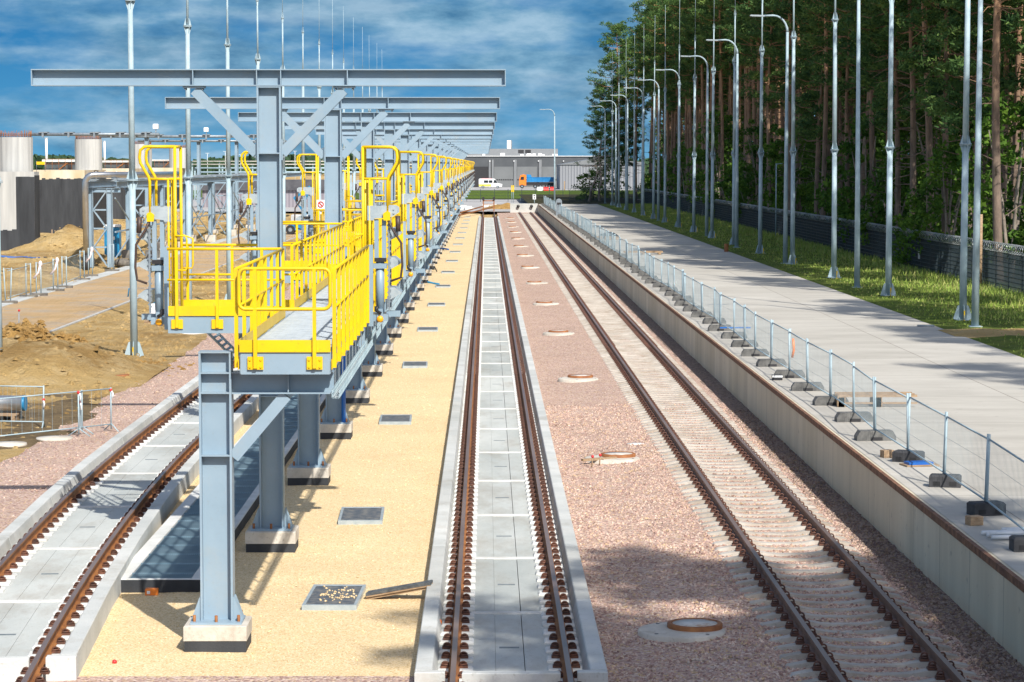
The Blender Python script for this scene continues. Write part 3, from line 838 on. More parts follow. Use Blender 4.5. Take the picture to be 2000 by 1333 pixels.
# perforated stair flight under the first landing
m = MB()
for i in range(9): m.beam((0.0 + i*.075, 0, -i*.075), (0.0 + i*.075, 1.0, -i*.075), .055, .02)
m.mi = 0
m.beam((0,0,0), (.65,0,-.65), .03, .14, up=(0,1,0)); m.beam((0,1.0,0), (.65,1.0,-.65), .03, .14, up=(0,1,0))
tag(m.build('stair_flight', galv, None, (-5.16, D(45.5), 3.54)), 'short galvanised stair flight slung under the nearest left landing', 'stair')

# ---- folding gangways with yellow safety cages
hose_m = M('hose', (0.05,0.035,0.03), (0.09,0.055,0.045), 20, 0.5)
def gangway(s):
    side = 'right' if s > 0 else 'left'
    t = thing('folding_gangway', '', 'gangway', (0,0,0), group='folding gangways on the ' + side + ' side of the gantry')
    # local: x outward*s, z from the deck
    X = lambda x: s*x
    m = MB()
    outer = [(.34,1.72),(.34,2.30),(.36,2.38),(.50,2.62),(.515,2.72),(.50,2.84),(.43,2.90),(.35,2.905)]
    for y in (-.42, .42):
        m.tube([(X(-.10),y,-.05),(X(-.10),y,2.905)], .027, 8)
        m.tube([(X(a),y,b) for a, b in outer] + [(X(-.10),y,2.905)], .027, 8)
        m.tube([(X(-.10),y,2.34),(X(.34),y,2.34)], .022, 8)
    for x, z in ((-.10,2.905),(.34,2.34)): m.tube([(X(x),-.42,z),(X(x),.42,z)], .022, 8)
    m.tube([(X(.02),-.42,2.34),(X(.02),-.42,.0)], .022, 8); m.tube([(X(.02),.42,2.34),(X(.02),.42,.0)], .022, 8)
    m.tube([(X(-.03),-.3,2.34),(X(-.03),-.3,.1)], .02, 8)
    for z in (.35,.65,.95,1.25): m.tube([(X(.02),-.42,z),(X(.02),.42,z)], .016, 6)
    m.build('safety_cage', yellow, t)
    m = MB(); m.tube([(X(-.10),-.45,1.35),(X(-.28),-.45,1.35),(X(-.30),-.45,1.28),(X(-.30),-.45,.82),(X(-.28),-.45,.75),(X(-.10),-.45,.75)], .018, 6)
    m.build('swing_handle', yellow, t); m = MB()
    m.tube([(X(-.10),.45,.75),(X(-.28),.45,.75),(X(-.30),.45,.82),(X(-.30),.45,1.28),(X(-.10),.45,1.35)], .018, 6)
    m.build('swing_handle', yellow, t)
    m = MB(); m.box(*sorted((X(.0),X(.085))), -.615, -.60, -.28, 1.17); m.build('end_post', steel, t)
    m = MB(); m.tube([(X(.20),-.35,-.05),(X(.20),-.35,.86)], .075, 14)
    m.mi = 1; m.box(*sorted((X(.10),X(.31))), -.45, -.26, .86, .93)
    m.mi = 0; m.box(*sorted((X(.08),X(.32))), -.45, -.25, .74, .83)
    for x in (.10, .235): m.box(*sorted((X(x),X(x+.075))), -.40, -.33, .93, 1.62)
    m.build('lift_cylinder', [steel, black], t)
    m = MB(); m.box(*sorted((X(-.02),X(.10))), -.44, -.32, 1.60, 1.86)
    m.prism([(.10,1.63),(.42,1.66),(.52,1.73),(.52,1.82),(.46,1.86),(.10,1.86)], lambda a, b, q: (X(a), q, b), -.44, -.40)
    for a, b in ((.45,1.80),(.45,1.73)): m.tube([(X(a),-.44,b),(X(a),-.46,b)], .018, 6)
    m.build('hinge_plate', galv_lt, t)
    m = MB(); m.prism([(.10,1.63),(.42,1.66),(.52,1.73),(.52,1.82),(.46,1.86),(.10,1.86)], lambda a, b, q: (X(a), q, b), .38, .42); m.build('hinge_plate', galv_lt, t)
    m = MB(); m.prism([(.27,1.60),(.39,1.60),(.39,1.74),(.33,1.77),(.26,1.72)], lambda a, b, q: (X(a), q, b), -.50, -.445); m.build('stop_block', yellow, t)
    m = MB()
    for z in (.16, .70, 1.22):
        m.prism([(.34,z),(.34,z+.24),(.46,z+.24),(.58,z+.15),(.56,z+.12)], lambda a, b, q: (X(a), q, b), -.36, .36)
    m.build('treads', galv_lt, t)
    m = MB()
    for y in (-.38, .38): m.beam((X(.36),y,.0), (X(.36),y,1.72), .05, .03, up=(1,0,0))
    for z in range(16): m.beam((X(.33),-.39,.1+z*.1), (X(.39),-.39,.16+z*.1), .012, .03)
    m.build('stringers', steel_dk, t)
    m = MB(); m.tube([(X(.33),-.46,1.66),(X(.42),-.47,1.45),(X(.58),-.48,1.2),(X(.60),-.47,.8),(X(.57),-.46,.58),(X(.40),-.45,.52)], .022, 7)
    m.tube([(X(.52),-.46,1.68),(X(.53),-.47,1.4)], .045, 8)
    m.build('hose', hose_m, t)
    m = MB(); m.lathe([(.0001,-.03),(.05,-.03),(.062,0),(.05,.03),(.0001,.03)], 12)
    m2 = MB(); m2.v = [(X(.20)+x, -.48 + z, -.16 + y) for x, y, z in m.v]; m2.f = m.f; m2.m = m.m; m2.s = m.s
    m2.build('roller', orange_y, t)
    m = MB(); m.box(*sorted((X(.02),X(.34))), -.44, .40, -.20, -.08); m.box(*sorted((X(.14),X(.25))), -.46, -.40, -.22, .02); m.box(*sorted((X(.30),X(.55))), -.1, .1, -.14, -.04); m.build('hinge_base', steel, t)
    m = MB(); m.tube([(X(.16),-.47,.06),(X(.12),-.47,.0),(X(.22),-.48,-.06)], .03, 6); m.box(*sorted((X(.10),X(.17))), -.49, -.45, .0, .07); m.build('valve', black, t)
    return t
orange_y = M('orange_yellow', (0.82,0.36,0.01), (0.9,0.42,0.012), 3, 0.4)
g1 = gangway(1); g2 = gangway(-1)
for k in range(NT):
    lab = ordn(k) + ' raised gangway with yellow cage on the right of the walkway'
    loc = (WX1 + .06, GYR[k], DZ)
    if k == 0: g1.location = loc; g1['label'] = lab
    else: dup(g1, loc, 0, lab)
    lab = ordn(k) + ' raised gangway with yellow cage beyond the left landings'
    loc = (LX0 - .06, TY(k) + .25, DZ)
    if k == 0: g2.location = loc; g2['label'] = lab
    else: dup(g2, loc, 0, lab)
# prohibition sign on the second landing
u, v = 628, 400
y = TY(2) - .9; z = DZ + 1.33
t = thing('prohibition_sign', 'small white sign with a red barred circle on a landing railing', 'sign', (-5.0 + .15, y - .12, z))
t.location.x = (628-950)/F*(y*.995+.45)
m = MB(); m.box(-.13,.13,0,.01,-.14,.14); m.box(-.02,.02,.01,.05,-.3,.0); m.build('board', white_p, t)
m = MB(); m.tube([(.085*math.cos(a*.524), -.012, .085*math.sin(a*.524)) for a in range(12)], .016, 5, closed=True); m.tube([(-.06,-.012,.06),(.06,-.012,-.06)], .016, 5); m.build('symbol', red_p, t)

# long grated trench left of the columns
t = thing('grated_trench', 'long concrete drip trench with blue-grey grating beneath the walkway', 'trench', (0, D(39.9), 0))
X0, X1 = -5.95, -4.56; L = 288
m = MB()
for a, b in ((X0, X0+.22), (X1-.16, X1)): m.bbox(a, b, 0, L, -.5, -.14, .012)
m.box(X0+.222, X1-.162, 0.0, .10, -.5, -.145); m.mi = 1; m.box(X0+.0, X1-.0, -.013, -.003, -.5, -.155); m.box(X1+.001, X1+.008, 0, L, -.5, -.165)
m.build('trough', [conc_white, bitumen], t)
gr = M('trench_grating', (0.15,0.24,0.30), (0.22,0.32,0.38), 3, 0.5, 0.3)
m = MB(); n = 28
for i in range(n):
    x = X0 + .26 + (X1-.18-X0-.26)*i/(n-1); m.box(x-.008, x+.008, .1, L, -.19, -.146)
m.mi = 1; m.box(X0+.223, X1-.163, .1, L, -.30, -.26); m.mi = 0
for i in range(0, 150): m.box(X0+.223, X1-.163, .6+i*1.0, .63+i*1.0, -.185, -.143)
m.build('grating', [gr, M('trench_floor', (0.03,0.05,0.065), (0.05,0.075,0.09), 2, .7)], t)
t = thing('orange_box', 'small orange case lying at the end of the grated trench', 'case', (*gp(295, 1160, -.34), -.35))
m = MB(); m.bbox(-.1,.1,-.06,.06,0,.10,.01); m.build('body', orange_p, t)
m = MB(); m.box(-.07,-.02,-.066,-.061,.02,.07); m.build('sticker', white_p, t)
# blue hose ends and short pipes near the footings
def bend(name, pts, r, mat, lab, cat='hose'):
    m = MB(); m.tube(pts, r, 8); return tag(m.build(name, mat), lab, cat)
x, y = gp(850, 556, -.33); bend('blue_pipe', [(x-.45,y,-.18),(x-.2,y,-.24),(x+.05,y-.2,-.28),(x+.22,y-.4,-.29)], .05, blue_l, 'bent blue plastic pipe end on the sand near the right footings', 'pipe')
x, y = gp(850, 532, -.33); bend('black_hose', [(x-.5,y,-.25),(x-.3,y,.05),(x-.05,y,.02),(x+.1,y-.1,-.3)], .035, rubber, 'black cable loop arching out of the sand beside a footing')
x, y = gp(868, 489, -.33); bend('blue_pipe', [(x-.5,y,-.24),(x-.1,y,-.2),(x+.35,y,-.28)], .06, blue_p, 'dark blue pipe end on the sand farther up the strip', 'pipe')
x, y = gp(630, 800, -.33); bend('blue_pipe', [(-3.55, TY(1)-.2, -.3), (-3.55, TY(1)-.2, 2.2)], .055, blue_p, 'upright dark blue pipe standing beside the second T-shaped frame', 'pipe')
# ------------------------------------------------------------------ platform wall and end wall
t = thing('platform_wall', 'long cast concrete loading platform wall with a rusty steel edge', 'wall', (PX, 0, 0))
m = MB(); m.box(0, .38, 14, YE, -.8, .862); m.build('wall', wall_m, t)
m = MB(); m.box(-.012, 0.0, 14, YE, .765, .878); m.box(0, .06, 14, YE, .866, .878); m.build('edge_angle', edge_rust, t)
t = thing('end_wall', 'concrete stop wall with two black buffers at the far end of the right track', 'wall', (0, YE, 0))
m = MB(); m.bbox(3.3, PX, -.6, .6, -.6, .98, .03); m.build('wall', concrete, t)
for u in (1012, 1038):
    x = (u - VX)/F*(YE-.45); m = MB()
    m.v = []; b = MB(); b.lathe([(.10,0),(.10,.25),(.22,.26),(.22,.33),(.0001,.34)], 18)
    m.v = [(x + p[0], -.6 - p[2], .62 + p[1]) for p in b.v]; m.f = b.f; m.m = b.m; m.s = b.s
    m.build('buffer', black, t)
# buffer stop at the end of the centre track
t = thing('buffer_stop', 'rusty frame buffer stop closing the far end of the centre track', 'buffer stop', (TC, D(352), -.12))
m = MB()
for s in (-.75, .75): m.box(s-.08, s+.08, -.1, .1, -.2, 1.75); m.beam((s, .1, 1.2), (s, 1.6, -.2), .12, .12)
m.box(-.67, .67, -.06, .06, 1.35, 1.5); m.box(-.67,.67,-.05,.05,.9,1.0); m.build('frame', rust, t)
m = MB(); [m.box(s-.16, s+.16, -.22, -.102, 1.5, 1.95) for s in (-.75, .75)]; m.build('pads', black, t)
# spare rails lying across
for i, (p, q) in enumerate((((890, 421), (943, 411)), ((893, 425), (966, 412)))):
    a = gp(*p, -.2); b = gp(*q, -.2)
    m = MB(); m.beam((0,0,0), (b[0]-a[0], b[1]-a[1], .35), .14, .16)
    tag(m.build('spare_rail', rust, None, (*a, .0)), ['far', 'near'][i] + ' one of two rusty spare rails lying slantwise across the centre track end', 'rail')
# ------------------------------------------------------------------ temporary fence on the platform
def panel_meshes(L):
    f = MB()
    f.tube([(0,0,-.02),(0,0,1.16)], .022, 8); f.tube([(0,L,-.02),(0,L,1.16)], .022, 8)
    f.tube([(0,0,1.08),(0,L,1.08)], .016, 6); f.tube([(0,0,.10),(0,L,.10)], .016, 6)
    w_ = MB()
    n = int(L/.10)
    for i in range(1, n): w_.tube([(0,L*i/n,.10),(0,L*i/n,1.08)], .0024, 3, False)
    for z in (.4, .72): w_.tube([(0,0,z),(0,L,z)], .003, 3, False)
    return f.mesh('frame', galv), w_.mesh('wire_mesh', galv)
PP = 3.72
pf, pw = panel_meshes(PP - .12)
def block_mesh():
    m = MB(); m.prism([(-.40,0),(.40,0),(.40,.09),(.33,.20),(-.33,.20),(-.40,.09)], lambda a, b, q: (a, q, b), -.14, .14)
    m.mi = 1; m.box(-.12, .12, -.146, -.1405, .0, .07)
    return m.mesh('block', [M('fence_foot', (0.09,0.09,0.088), (0.17,0.168,0.16), 6, 0.9, bs=0.3), black])
def block_dark():
    m = MB(); m.bbox(-.27,.27,-.15,.15,0,.21,.03); m.mi = 1
    for x in (-.14, .14): m.box(x-.06, x+.06, -.156, -.1505, .03, .10)
    return m.mesh('block', [M('rubber_foot', (0.035,0.036,0.04), (0.06,0.06,0.065), 6, 0.8), rubber])
bm1, bm2 = block_mesh(), block_dark()
r = random.Random(21)
ybl = [D(36.2), D(39.9), D(43.4), D(47.0)]
while ybl[-1] < 344: ybl.append(ybl[-1] + PP)
xbl = [7.93 + 0.10*r.uniform(-1, 1) for _ in ybl]
for i, y in enumerate(ybl):
    last = i == len(ybl)-1
    dark = i < 4
    o = put('concrete_block' if not dark else 'rubber_block', bm2 if dark else bm1, None, (xbl[i], y, .872), r.uniform(-.12, .12) + (0.15 if i in (1,) else 0) + (-.5 if i == 3 else 0) + (-.35 if i == 2 else 0))
    tag(o, ordn(i) + (' black rubber foot' if dark else ' grey concrete foot') + ' of the mesh fence along the platform edge', 'fence block', 'feet of the temporary mesh fence')
    if last: continue
    a = V((xbl[i] + .0, y + .08)); b = V((xbl[i+1], ybl[i+1] - .04)); dv = b - a
    t = thing('mesh_barrier', ordn(i) + ' low wire mesh fence panel along the platform edge', 'barrier', (a.x, a.y, .99 + .02*r.random()), math.atan2(-dv.x, dv.y), 'temporary mesh fence panels')
    put('frame', pf, t); put('wire_mesh', pw, t)
    t.rotation_euler.y = r.uniform(-.03, .03)
    if i == 5:
        pass
# small things on the platform
x, y = gp(1586, 690, 1.9)
m = MB(); m.tube([(0,0,0),(.02,0,-.3),(-.02,.01,-.5)], .035, 6); o = m.build('tape_scrap', orange_p, None, (8.02, ybl[8], 1.9))
tag(o, 'strip of orange tape tied to a mesh fence post', 'tape')
def timber_frame(x, y):
    t = thing('broken_pallet', 'broken timber pallet frame lying on the road behind the mesh fence', 'pallet', (x, y, .88))
    for yy in (-.35, .0, .35):
        m = MB(); m.box(-.9, .9, yy-.05, yy+.05, .22, .27); m.build('board', wood, t)
    m = MB()
    for xx in (-.85, .0): m.box(xx-.07, xx+.07, -.42, .42, 0, .215); m.box(xx-.09, xx+.09, -.42, -.3, .0, .26)
    m.build('bearers', wood, t)
    m = MB(); m.box(-.9,.9,-.40,-.34,.06,.10); m.build('rail_board', wood, t)
timber_frame(*gp(1712, 790, .9))
m = MB(); r2 = random.Random(4)
for i in range(9):
    a = r2.uniform(-.5, .5); m.tube([(r2.uniform(-.35,.1), -.25+.06*i, .04+.05*(i % 2)), (r2.uniform(.2,.6), -.25+.06*i+a*.1, .05+.05*(i % 2))], .03, 8)
tag(m.build('pipe_offcuts', white_p, None, (*gp(1968, 1050, .88), .88), .1), 'heap of short white pipe offcuts at the front of the platform', 'pipes')
for i, (u, v, lab) in enumerate(((1905, 1025, 'small timber block beside the rubber foot near the front of the platform'), (1735, 893, 'dark timber block left of a rubber fence foot on the platform'))):
    m = MB(); m.bbox(-.11,.11,-.09,.09,0,.14,.01); tag(m.build('timber_block', wood, None, (*gp(u, v, .88), .875), .3), lab, 'block')
t = thing('tool_box', 'small purple and white box lying on the platform edge slabs', 'box', (*gp(1519, 742, .88), .875)); m = MB(); m.bbox(-.13,.13,-.1,.1,0,.13,.01); m.build('body', black, t); m = MB(); m.box(-.132,.132,-.105,-.1005,.07,.12); m.build('band', white_p, t)
m = MB(); m.box(-.32,.32,-.2,.2,0,.025); m.mi = 1; m.box(-.25,.22,-.14,.16,.025,.07)
tag(m.build('blue_board', [wood, blue_p], None, (*gp(1798, 909, .88), .875), .2), 'blue sheet and plank lying behind the dark rubber fence foot', 'board')
m = MB(); m.box(-.5,.5,-.08,.08,.2,.24); tag(m.build('blue_plank', blue_p, None, (*gp(1437, 652, .9), .875)), 'blue board resting on a concrete fence foot', 'board')
# heap covered by a black sheet
m = MB(); r2 = random.Random(9)
m.grid(frange(-.9, .9, .15), frange(-.6, .6, .15), lambda x, y: max(.0, .55*(1-(x/.95)**2)*(1-(y/.65)**2) + .16*fn(x, y, 2.6, 5)))
t = thing('covered_heap', 'heap under a crumpled black sheet behind the far mesh fence', 'heap', (*gp(1190, 468, .88), .88)); m.build('sheet', black, t)
m = MB()
for i in range(3): m.box(-.95+.6*i, -.45+.6*i, -.75, -.62, 0, .25)
m.build('timbers', wood, t)
x, y = gp(1257, 497, .88); m = MB()
for yy in (-.3, .3): m.box(-1.2, 1.2, yy-.06, yy+.06, 0.1, .2)
for xx in (-1, 0, 1): m.box(xx-.08, xx+.08, -.4, .4, 0, .098)
tag(m.build('timber_pallet', wood, None, (x, y, .88)), 'long pale timber pallet on the road beyond the black sheet heap', 'pallet')
t = thing('waste_bin', 'tall grey bin with rounded top standing at the far platform edge', 'bin', (*gp(1092, 421, .88), .88))
m = MB(); m.box(-.32,.32,-.3,.3,0,1.5); m.prism([(.32*math.cos(a*.3142), .32*math.sin(a*.3142)) for a in range(11)], lambda a, b, q: (a, q, 1.501+b), -.3, .3); m.build('body', steel_dk, t)
m = MB(); m.box(-.22,.22,-.31,-.301,1.15,1.4); m.build('flap', black, t)
x, y = gp(1420, 492, .88); m = MB(); m.lathe([(.14,0),(.14,.5),(.12,.52),(.0001,.52)], 14); tag(m.build('orange_pipe_stub', rust, None, (x, y, .86)), 'short orange pipe stub at the verge edge', 'pipe')
m = MB(); m.box(-.28,.28,-.12,.12,0,.05); tag(m.build('drain_plate', steel_dk, None, (*gp(1811, 638, .88), .878)), 'thin dark drain plate at the edge of the road near the bare earth', 'plate')

# ------------------------------------------------------------------ lamp posts
def lamp_post():
    t = thing('lamp_post', '', 'lamp post', (0,0,0), group='street lamps along the verge')
    m = MB(); m.tube([(0,0,0.04),(0,0,5),(0,0,12.9)], [.135,.11,.075], 12)
    pts = [(0,0,12.9)] + [(-.8+.8*math.cos(a*.2618), 0, 12.9+.8*math.sin(a*.2618)*1.15) for a in range(1, 7)] + [(-1.35,0,13.80)]
    m.tube(pts, [.07]*2+[.055]*6, 8); m.build('pole', galv, t)
    m = MB(); m.prism([(-1.30,.0),(-2.05,.03),(-2.12,.06),(-2.05,.11),(-1.30,.09)], lambda a, b, q: (a, q, 13.75+b), -.13, .13); m.build('lamp_head', galv_lt, t)
    m = MB(); m.box(-2.0,-1.5,-.1,.1,13.745,13.752); m.build('lens', white_p, t)
    m = MB(); m.box(-.22,.22,-.22,.22,0,.035); m.build('base_plate', galv, t)
    return t
lp = lamp_post()
lamps = [85.7, 113, 140.2, 167.5, 192.5, 220, 246.5, 272.5, 301, 327.5, 357]
for k, d in enumerate(lamps):
    lab = ordn(k) + ' street lamp with curved arm along the grass verge' + (', its arm above the picture' if k < 2 else '')
    loc = (16.75 + (0.2 if k > 3 else 0), D(d), .88)
    if k == 0: lp.location = loc; lp['label'] = lab
    else: dup(lp, loc, 0, lab)
dup(lp, (9.6, D(352), .3), 0, 'lone lamp post beyond the stop wall, with its arm to the left')
m = MB(); m.tube([(0,0,0),(0,0,5.6)], .045, 8); m.tube([(0,0,5.55),(.5,0,5.6)], .03, 6)
tag(m.build('thin_post', galv, None, (*gp(1517, 462, .95), .9)), 'thin short lamp post close to the razor wire fence', 'post')

# ------------------------------------------------------------------ lightning masts
def mast():
    t = thing('lightning_mast', '', 'mast', (0,0,0), group='tall flanged lightning masts')
    Z = [0.0, 6.25, 12.55, 15.75, 20.6]
    R = [(.135,.115), (.112,.09), (.05,.045), (.017,.012)]
    for i in range(4):
        m = MB(); m.tube([(0,0,Z[i]+.02),(0,0,Z[i+1]-.012)], list(R[i]), 14); m.build('pole_section', galv, t)
    def flange(z, r0, r1, ew):
        m = MB()
        m.lathe([(r0,z-.035),(r0+ew,z-.035),(r0+ew,z-.008),(r0,z-.008)], 14); m.lathe([(r1,z+.008),(r0+ew,z+.008),(r0+ew,z+.035),(r1,z+.035)], 14)
        for k in range(4):
            a = k*math.pi/2 + .3; c, s_ = math.cos(a), math.sin(a)
            for sg in (-1, 1):
                m.prism([(r0*.8, sg*.035),(r0+ew-.01, sg*.035),(r0+ew-.02, sg*.09),(r0, sg*.34)], lambda p, b, q: (p*c - q*s_, p*s_ + q*c, z+b), -.008, .008)
        m.build('flange', galv, t)
    flange(Z[1], .115, .112, .10); flange(Z[2], .09, .06, .09); flange(Z[3], .045, .02, .04)
    m = MB(); m.box(-.26,.26,-.26,.26,0,.03)
    for k in range(4):
        a = k*math.pi/2; c, s_ = math.cos(a), math.sin(a)
        m.prism([(.11,.03),(.34,.03),(.34,.07),(.20,.5),(.11,.55)], lambda p, b, q: (p*c - q*s_, p*s_ + q*c, b), -.01, .01)
        m.lathe([(.02,.03),(.02,.1)], 6, (.22*math.cos(a+.785), .22*math.sin(a+.785), 0))
    m.build('base_plate', galv, t)
    m = MB(); m.box(-.02,.02,-.30,-.24,-.1,.35); m.build('earth_tag', yellow, t)
    return t
ms = mast(); n = 0
for k in range(16):
    lab = ordn(k) + ' flanged lightning mast on the grass verge right of the road'
    loc = (17.0, D(89.2 + 16.55*k), .90)
    if k == 0: ms.location = loc; ms['label'] = lab
    else: dup(ms, loc, .2*k, lab)
for k in range(14):
    x = -12.5
    o = dup(ms, (x, D(88.9 + 16.45*k), -.36), .3*k, ordn(k) + ' flanged lightning mast in the dirt left of the curved track')
dup(ms, (-15.66, D(80.5), -.36), .6, 'lightning mast cut by the left edge of the picture')
m = MB()

# ------------------------------------------------------------------ security fence with razor wire
FX = 22.7
fence_m = M('dark_green_wire', (0.012,0.024,0.03), (0.02,0.036,0.045), 2, 0.5)
t = thing('security_fence', 'dark green mesh fence topped with a razor wire coil before the forest', 'fence', (0, 0, .92))
path = [(FX, 40), (FX, 345), (22.2, 352), (20.3, 358), (17, 362), (12.0, 364)]
def along(st):
    out = []
    for (x0, y0), (x1, y1) in zip(path, path[1:]):
        L = math.hypot(x1-x0, y1-y0); n = max(1, int(round(L/st)))
        out += [(x0+(x1-x0)*i/n, y0+(y1-y0)*i/n) for i in range(n)]
    return out + [path[-1]]
far = []
pst = MB(); pst.beam((0,0,-.15),(0,0,1.68),.06,.06); pst.beam((0,0,1.66),(-.22,0,1.98),.04,.04,up=(0,1,0)); pst.beam((0,0,1.66),(.22,0,1.98),.04,.04,up=(0,1,0))
pme = pst.mesh('post', fence_m)
pts = [p for p in along(2.75) if p[1] > 96]
for i, p in enumerate(pts[:100]): put('post', pme, t, (p[0], p[1], 0))
fp = MB()
for p in pts[100:] + [p for p in along(2.75) if p[1] <= 96]: fp.beam((p[0],p[1],-.15),(p[0],p[1],1.68),.06,.06)
o = fp.build('distant_posts', fence_m, t); o['kind'] = 'stuff'
m = MB()
for z in frange(.05, 1.65, .2):
    q = [(a, b, z) for a, b in path]; m.tube(q, .016, 4, False)
for p in along(.11):
    if p[1] > 90: m.beam((p[0],p[1],.03),(p[0],p[1],1.66),.016,.016)
m.build('mesh_panel', fence_m, t)
razor = M('razor_wire', (0.30,0.33,0.34), (0.48,0.51,0.52), 8, 0.4, 0.5)
m = MB(); hp = []
L = 0; pp = along(.045)
for i, p in enumerate(pp):
    if p[1] < 90: continue
    a = i*.62; hp.append((p[0] + .23*math.cos(a), p[1], 1.86 + .21*math.sin(a)))
m.tube(hp, .015, 3, False); m.build('razor_coil', razor, t)
t = thing('timber_pole', 'weathered timber pole standing against the razor wire fence at right', 'pole', (22.2, D(27342/243), .9)); m = MB(); m.tube([(0,0,-.2),(.02,0,3.3)], [.11,.09], 8); m.build('pole', wood, t); m = MB(); m.box(-.1,-.05,-.15,.15,1.0,1.2); m.build('bracket', galv, t)
m = MB(); m.box(-.05,.05,0,.02,0,.4); tag(m.build('fence_plate', white_p, None, (FX-.05, gp(1838, 510, 1.4)[1], 1.5)), 'narrow white plate fixed on the razor wire fence', 'plate')

# ------------------------------------------------------------------ forest
def leafmat(name, c1, c2, c3):
    m, nt, b = nodes(name); b.inputs['Roughness'].default_value = 0.7; b.inputs['Specular IOR Level'].default_value = 0.2
    p = pos(nt); n = nz(nt, p, 0.9, 4, 0.6)
    oi = nt.nodes.new('ShaderNodeObjectInfo')
    col = ramp(nt, n, [(0.36, c1), (0.5, c2), (0.66, c3)])
    var = ramp(nt, oi.outputs['Random'], [(0, (0.75,0.8,0.75)), (1, (1.2,1.12,0.95))])
    nt.links.new(mix(nt, 1.0, col, var, 'MULTIPLY'), b.inputs['Base Color'])
    tr_ = nt.nodes.new('ShaderNodeBsdfTranslucent'); nt.links.new(col, tr_.inputs['Color'])
    mx = nt.nodes.new('ShaderNodeMixShader'); mx.inputs[0].default_value = 0.3
    out = nt.nodes['Material Output']
    nt.links.new(b.outputs[0], mx.inputs[1]); nt.links.new(tr_.outputs[0], mx.inputs[2]); nt.links.new(mx.outputs[0], out.inputs['Surface'])
    return m
pine_leaf = leafmat('pine_needles', (0.045,0.105,0.04), (0.10,0.19,0.06), (0.22,0.32,0.09))
oak_leaf = leafmat('broad_leaves', (0.04,0.10,0.018), (0.085,0.18,0.027), (0.18,0.30,0.045))
m_, nt_, b_ = nodes('pine_bark'); b_.inputs['Roughness'].default_value = 0.9
tcn = nt_.nodes.new('ShaderNodeTexCoord'); sp_ = nt_.nodes.new('ShaderNodeSeparateXYZ'); nt_.links.new(tcn.outputs['Object'], sp_.inputs[0])
mr = nt_.nodes.new('ShaderNodeMapRange'); mr.inputs[1].default_value = 5; mr.inputs[2].default_value = 19; nt_.links.new(sp_.outputs['Z'], mr.inputs[0])
bn = nz(nt_, pos(nt_, (5,5,1.2)), 1.0, 5, 0.7)
low_b = ramp(nt_, bn, [(0.3, (0.10,0.075,0.06)), (0.7, (0.28,0.205,0.155))]); up_b = ramp(nt_, bn, [(0.3, (0.28,0.13,0.06)), (0.7, (0.56,0.30,0.14))])
nt_.links.new(mix(nt_, mr.outputs[0], low_b, up_b), b_.inputs['Base Color']); bark = m_
dead_m = M('dead_wood', (0.20,0.165,0.135), (0.36,0.31,0.26), 3, 0.9)

def clump(m, c, rx, rz, n, g, w=.055, l=.30):
    for _ in range(n):
        while True:
            p = (g.uniform(-1,1), g.uniform(-1,1), g.uniform(-1,1))
            if p[0]**2+p[1]**2+p[2]**2 <= 1: break
        q = V((c[0]+p[0]*rx, c[1]+p[1]*rx, c[2]+p[2]*rz))
        d = V((g.gauss(0,1), g.gauss(0,1), g.gauss(.25,.7))); d.normalize(); e = d.cross(V((g.gauss(0,1), g.gauss(0,1), g.gauss(0,1)))); e.normalize()
        d *= l*g.uniform(.6,1.2); e *= w*g.uniform(.7,1.2)
        m.add([q-e, q+e, q+d+e*.4, q+d-e*.4], [(0,1,2,3)])
def pine_meshes(seed, H, cs, rad, dens=1.0, dead=22):
    g = random.Random(seed)
    tr_ = MB(); lf = MB(); ph = g.uniform(0, 6); lean = (g.gauss(0, .028), g.gauss(0, .028))
    def ax(z):
        t = z/H; return V((lean[0]*z + .55*math.sin(t*4.1+ph)*t, lean[1]*z + .45*math.cos(t*3.6+ph)*t, z))
    zs = [-.4, .6, 2, 4, 7, 10, 13, 16, 19, 22, 25, 28]
    zs = [z for z in zs if z < H-1.5] + [H-.4]
    r0 = .20*H/25
    tr_.tube([ax(z) for z in zs], [r0*(1.25 if z < .1 else 1.0)*(1-.82*max(0, z)/H) for z in zs], 9)
    for i in range(dead):
        z = g.uniform(.12, cs)*H; a = g.uniform(0, 6.28); L = g.uniform(.6, 2.2); p = ax(z)
        k = p + V((math.cos(a)*L*.6, math.sin(a)*L*.6, g.uniform(-.2,.25)*L)); e = k + V((math.cos(a+.3)*L*.5, math.sin(a+.3)*L*.5, g.uniform(-.35,.2)*L))
        tr_.tube([p, k, e], [.035,.022,.008], 4, False)
    nb = int(42*dens)
    for i in range(nb):
        f = (i + g.random())/nb; z = H*(cs + (1-cs)*f); a = i*2.4 + g.uniform(-.5,.5)
        prof = math.sin(math.pi*min(1, .18+.82*(1-f)))**.7 if f > .25 else .45 + 1.8*f
        L = rad*min(1.0, prof)*g.uniform(.6, 1.15)*(1-.55*f**3); p = ax(min(z, H-.5)); rise = g.uniform(.0,.45)*L
        tip = p + V((math.cos(a)*L, math.sin(a)*L, rise)); mid = p.lerp(tip, .5) + V((0,0,-.12*L))
        tr_.tube([p, mid, tip], [.06*(1-.6*f)+.012,.035,.012], 4, False)
        n = max(2, int(2 + L*1.35))
        for k in range(n):
            q = p.lerp(tip, .35 + .68*(k+g.random()*.7)/n)
            q += V((g.gauss(0,.28), g.gauss(0,.28), g.gauss(.10,.16)))
            s = g.uniform(.42,.78); clump(lf, q, s, s*.5, 48, g)
    for _ in range(5): clump(lf, ax(H-.3) + V((g.gauss(0,.3), g.gauss(0,.3), g.uniform(-1,.3))), .4, .45, 26, g)
    return tr_.mesh('trunk', bark), lf.mesh('crown', pine_leaf)
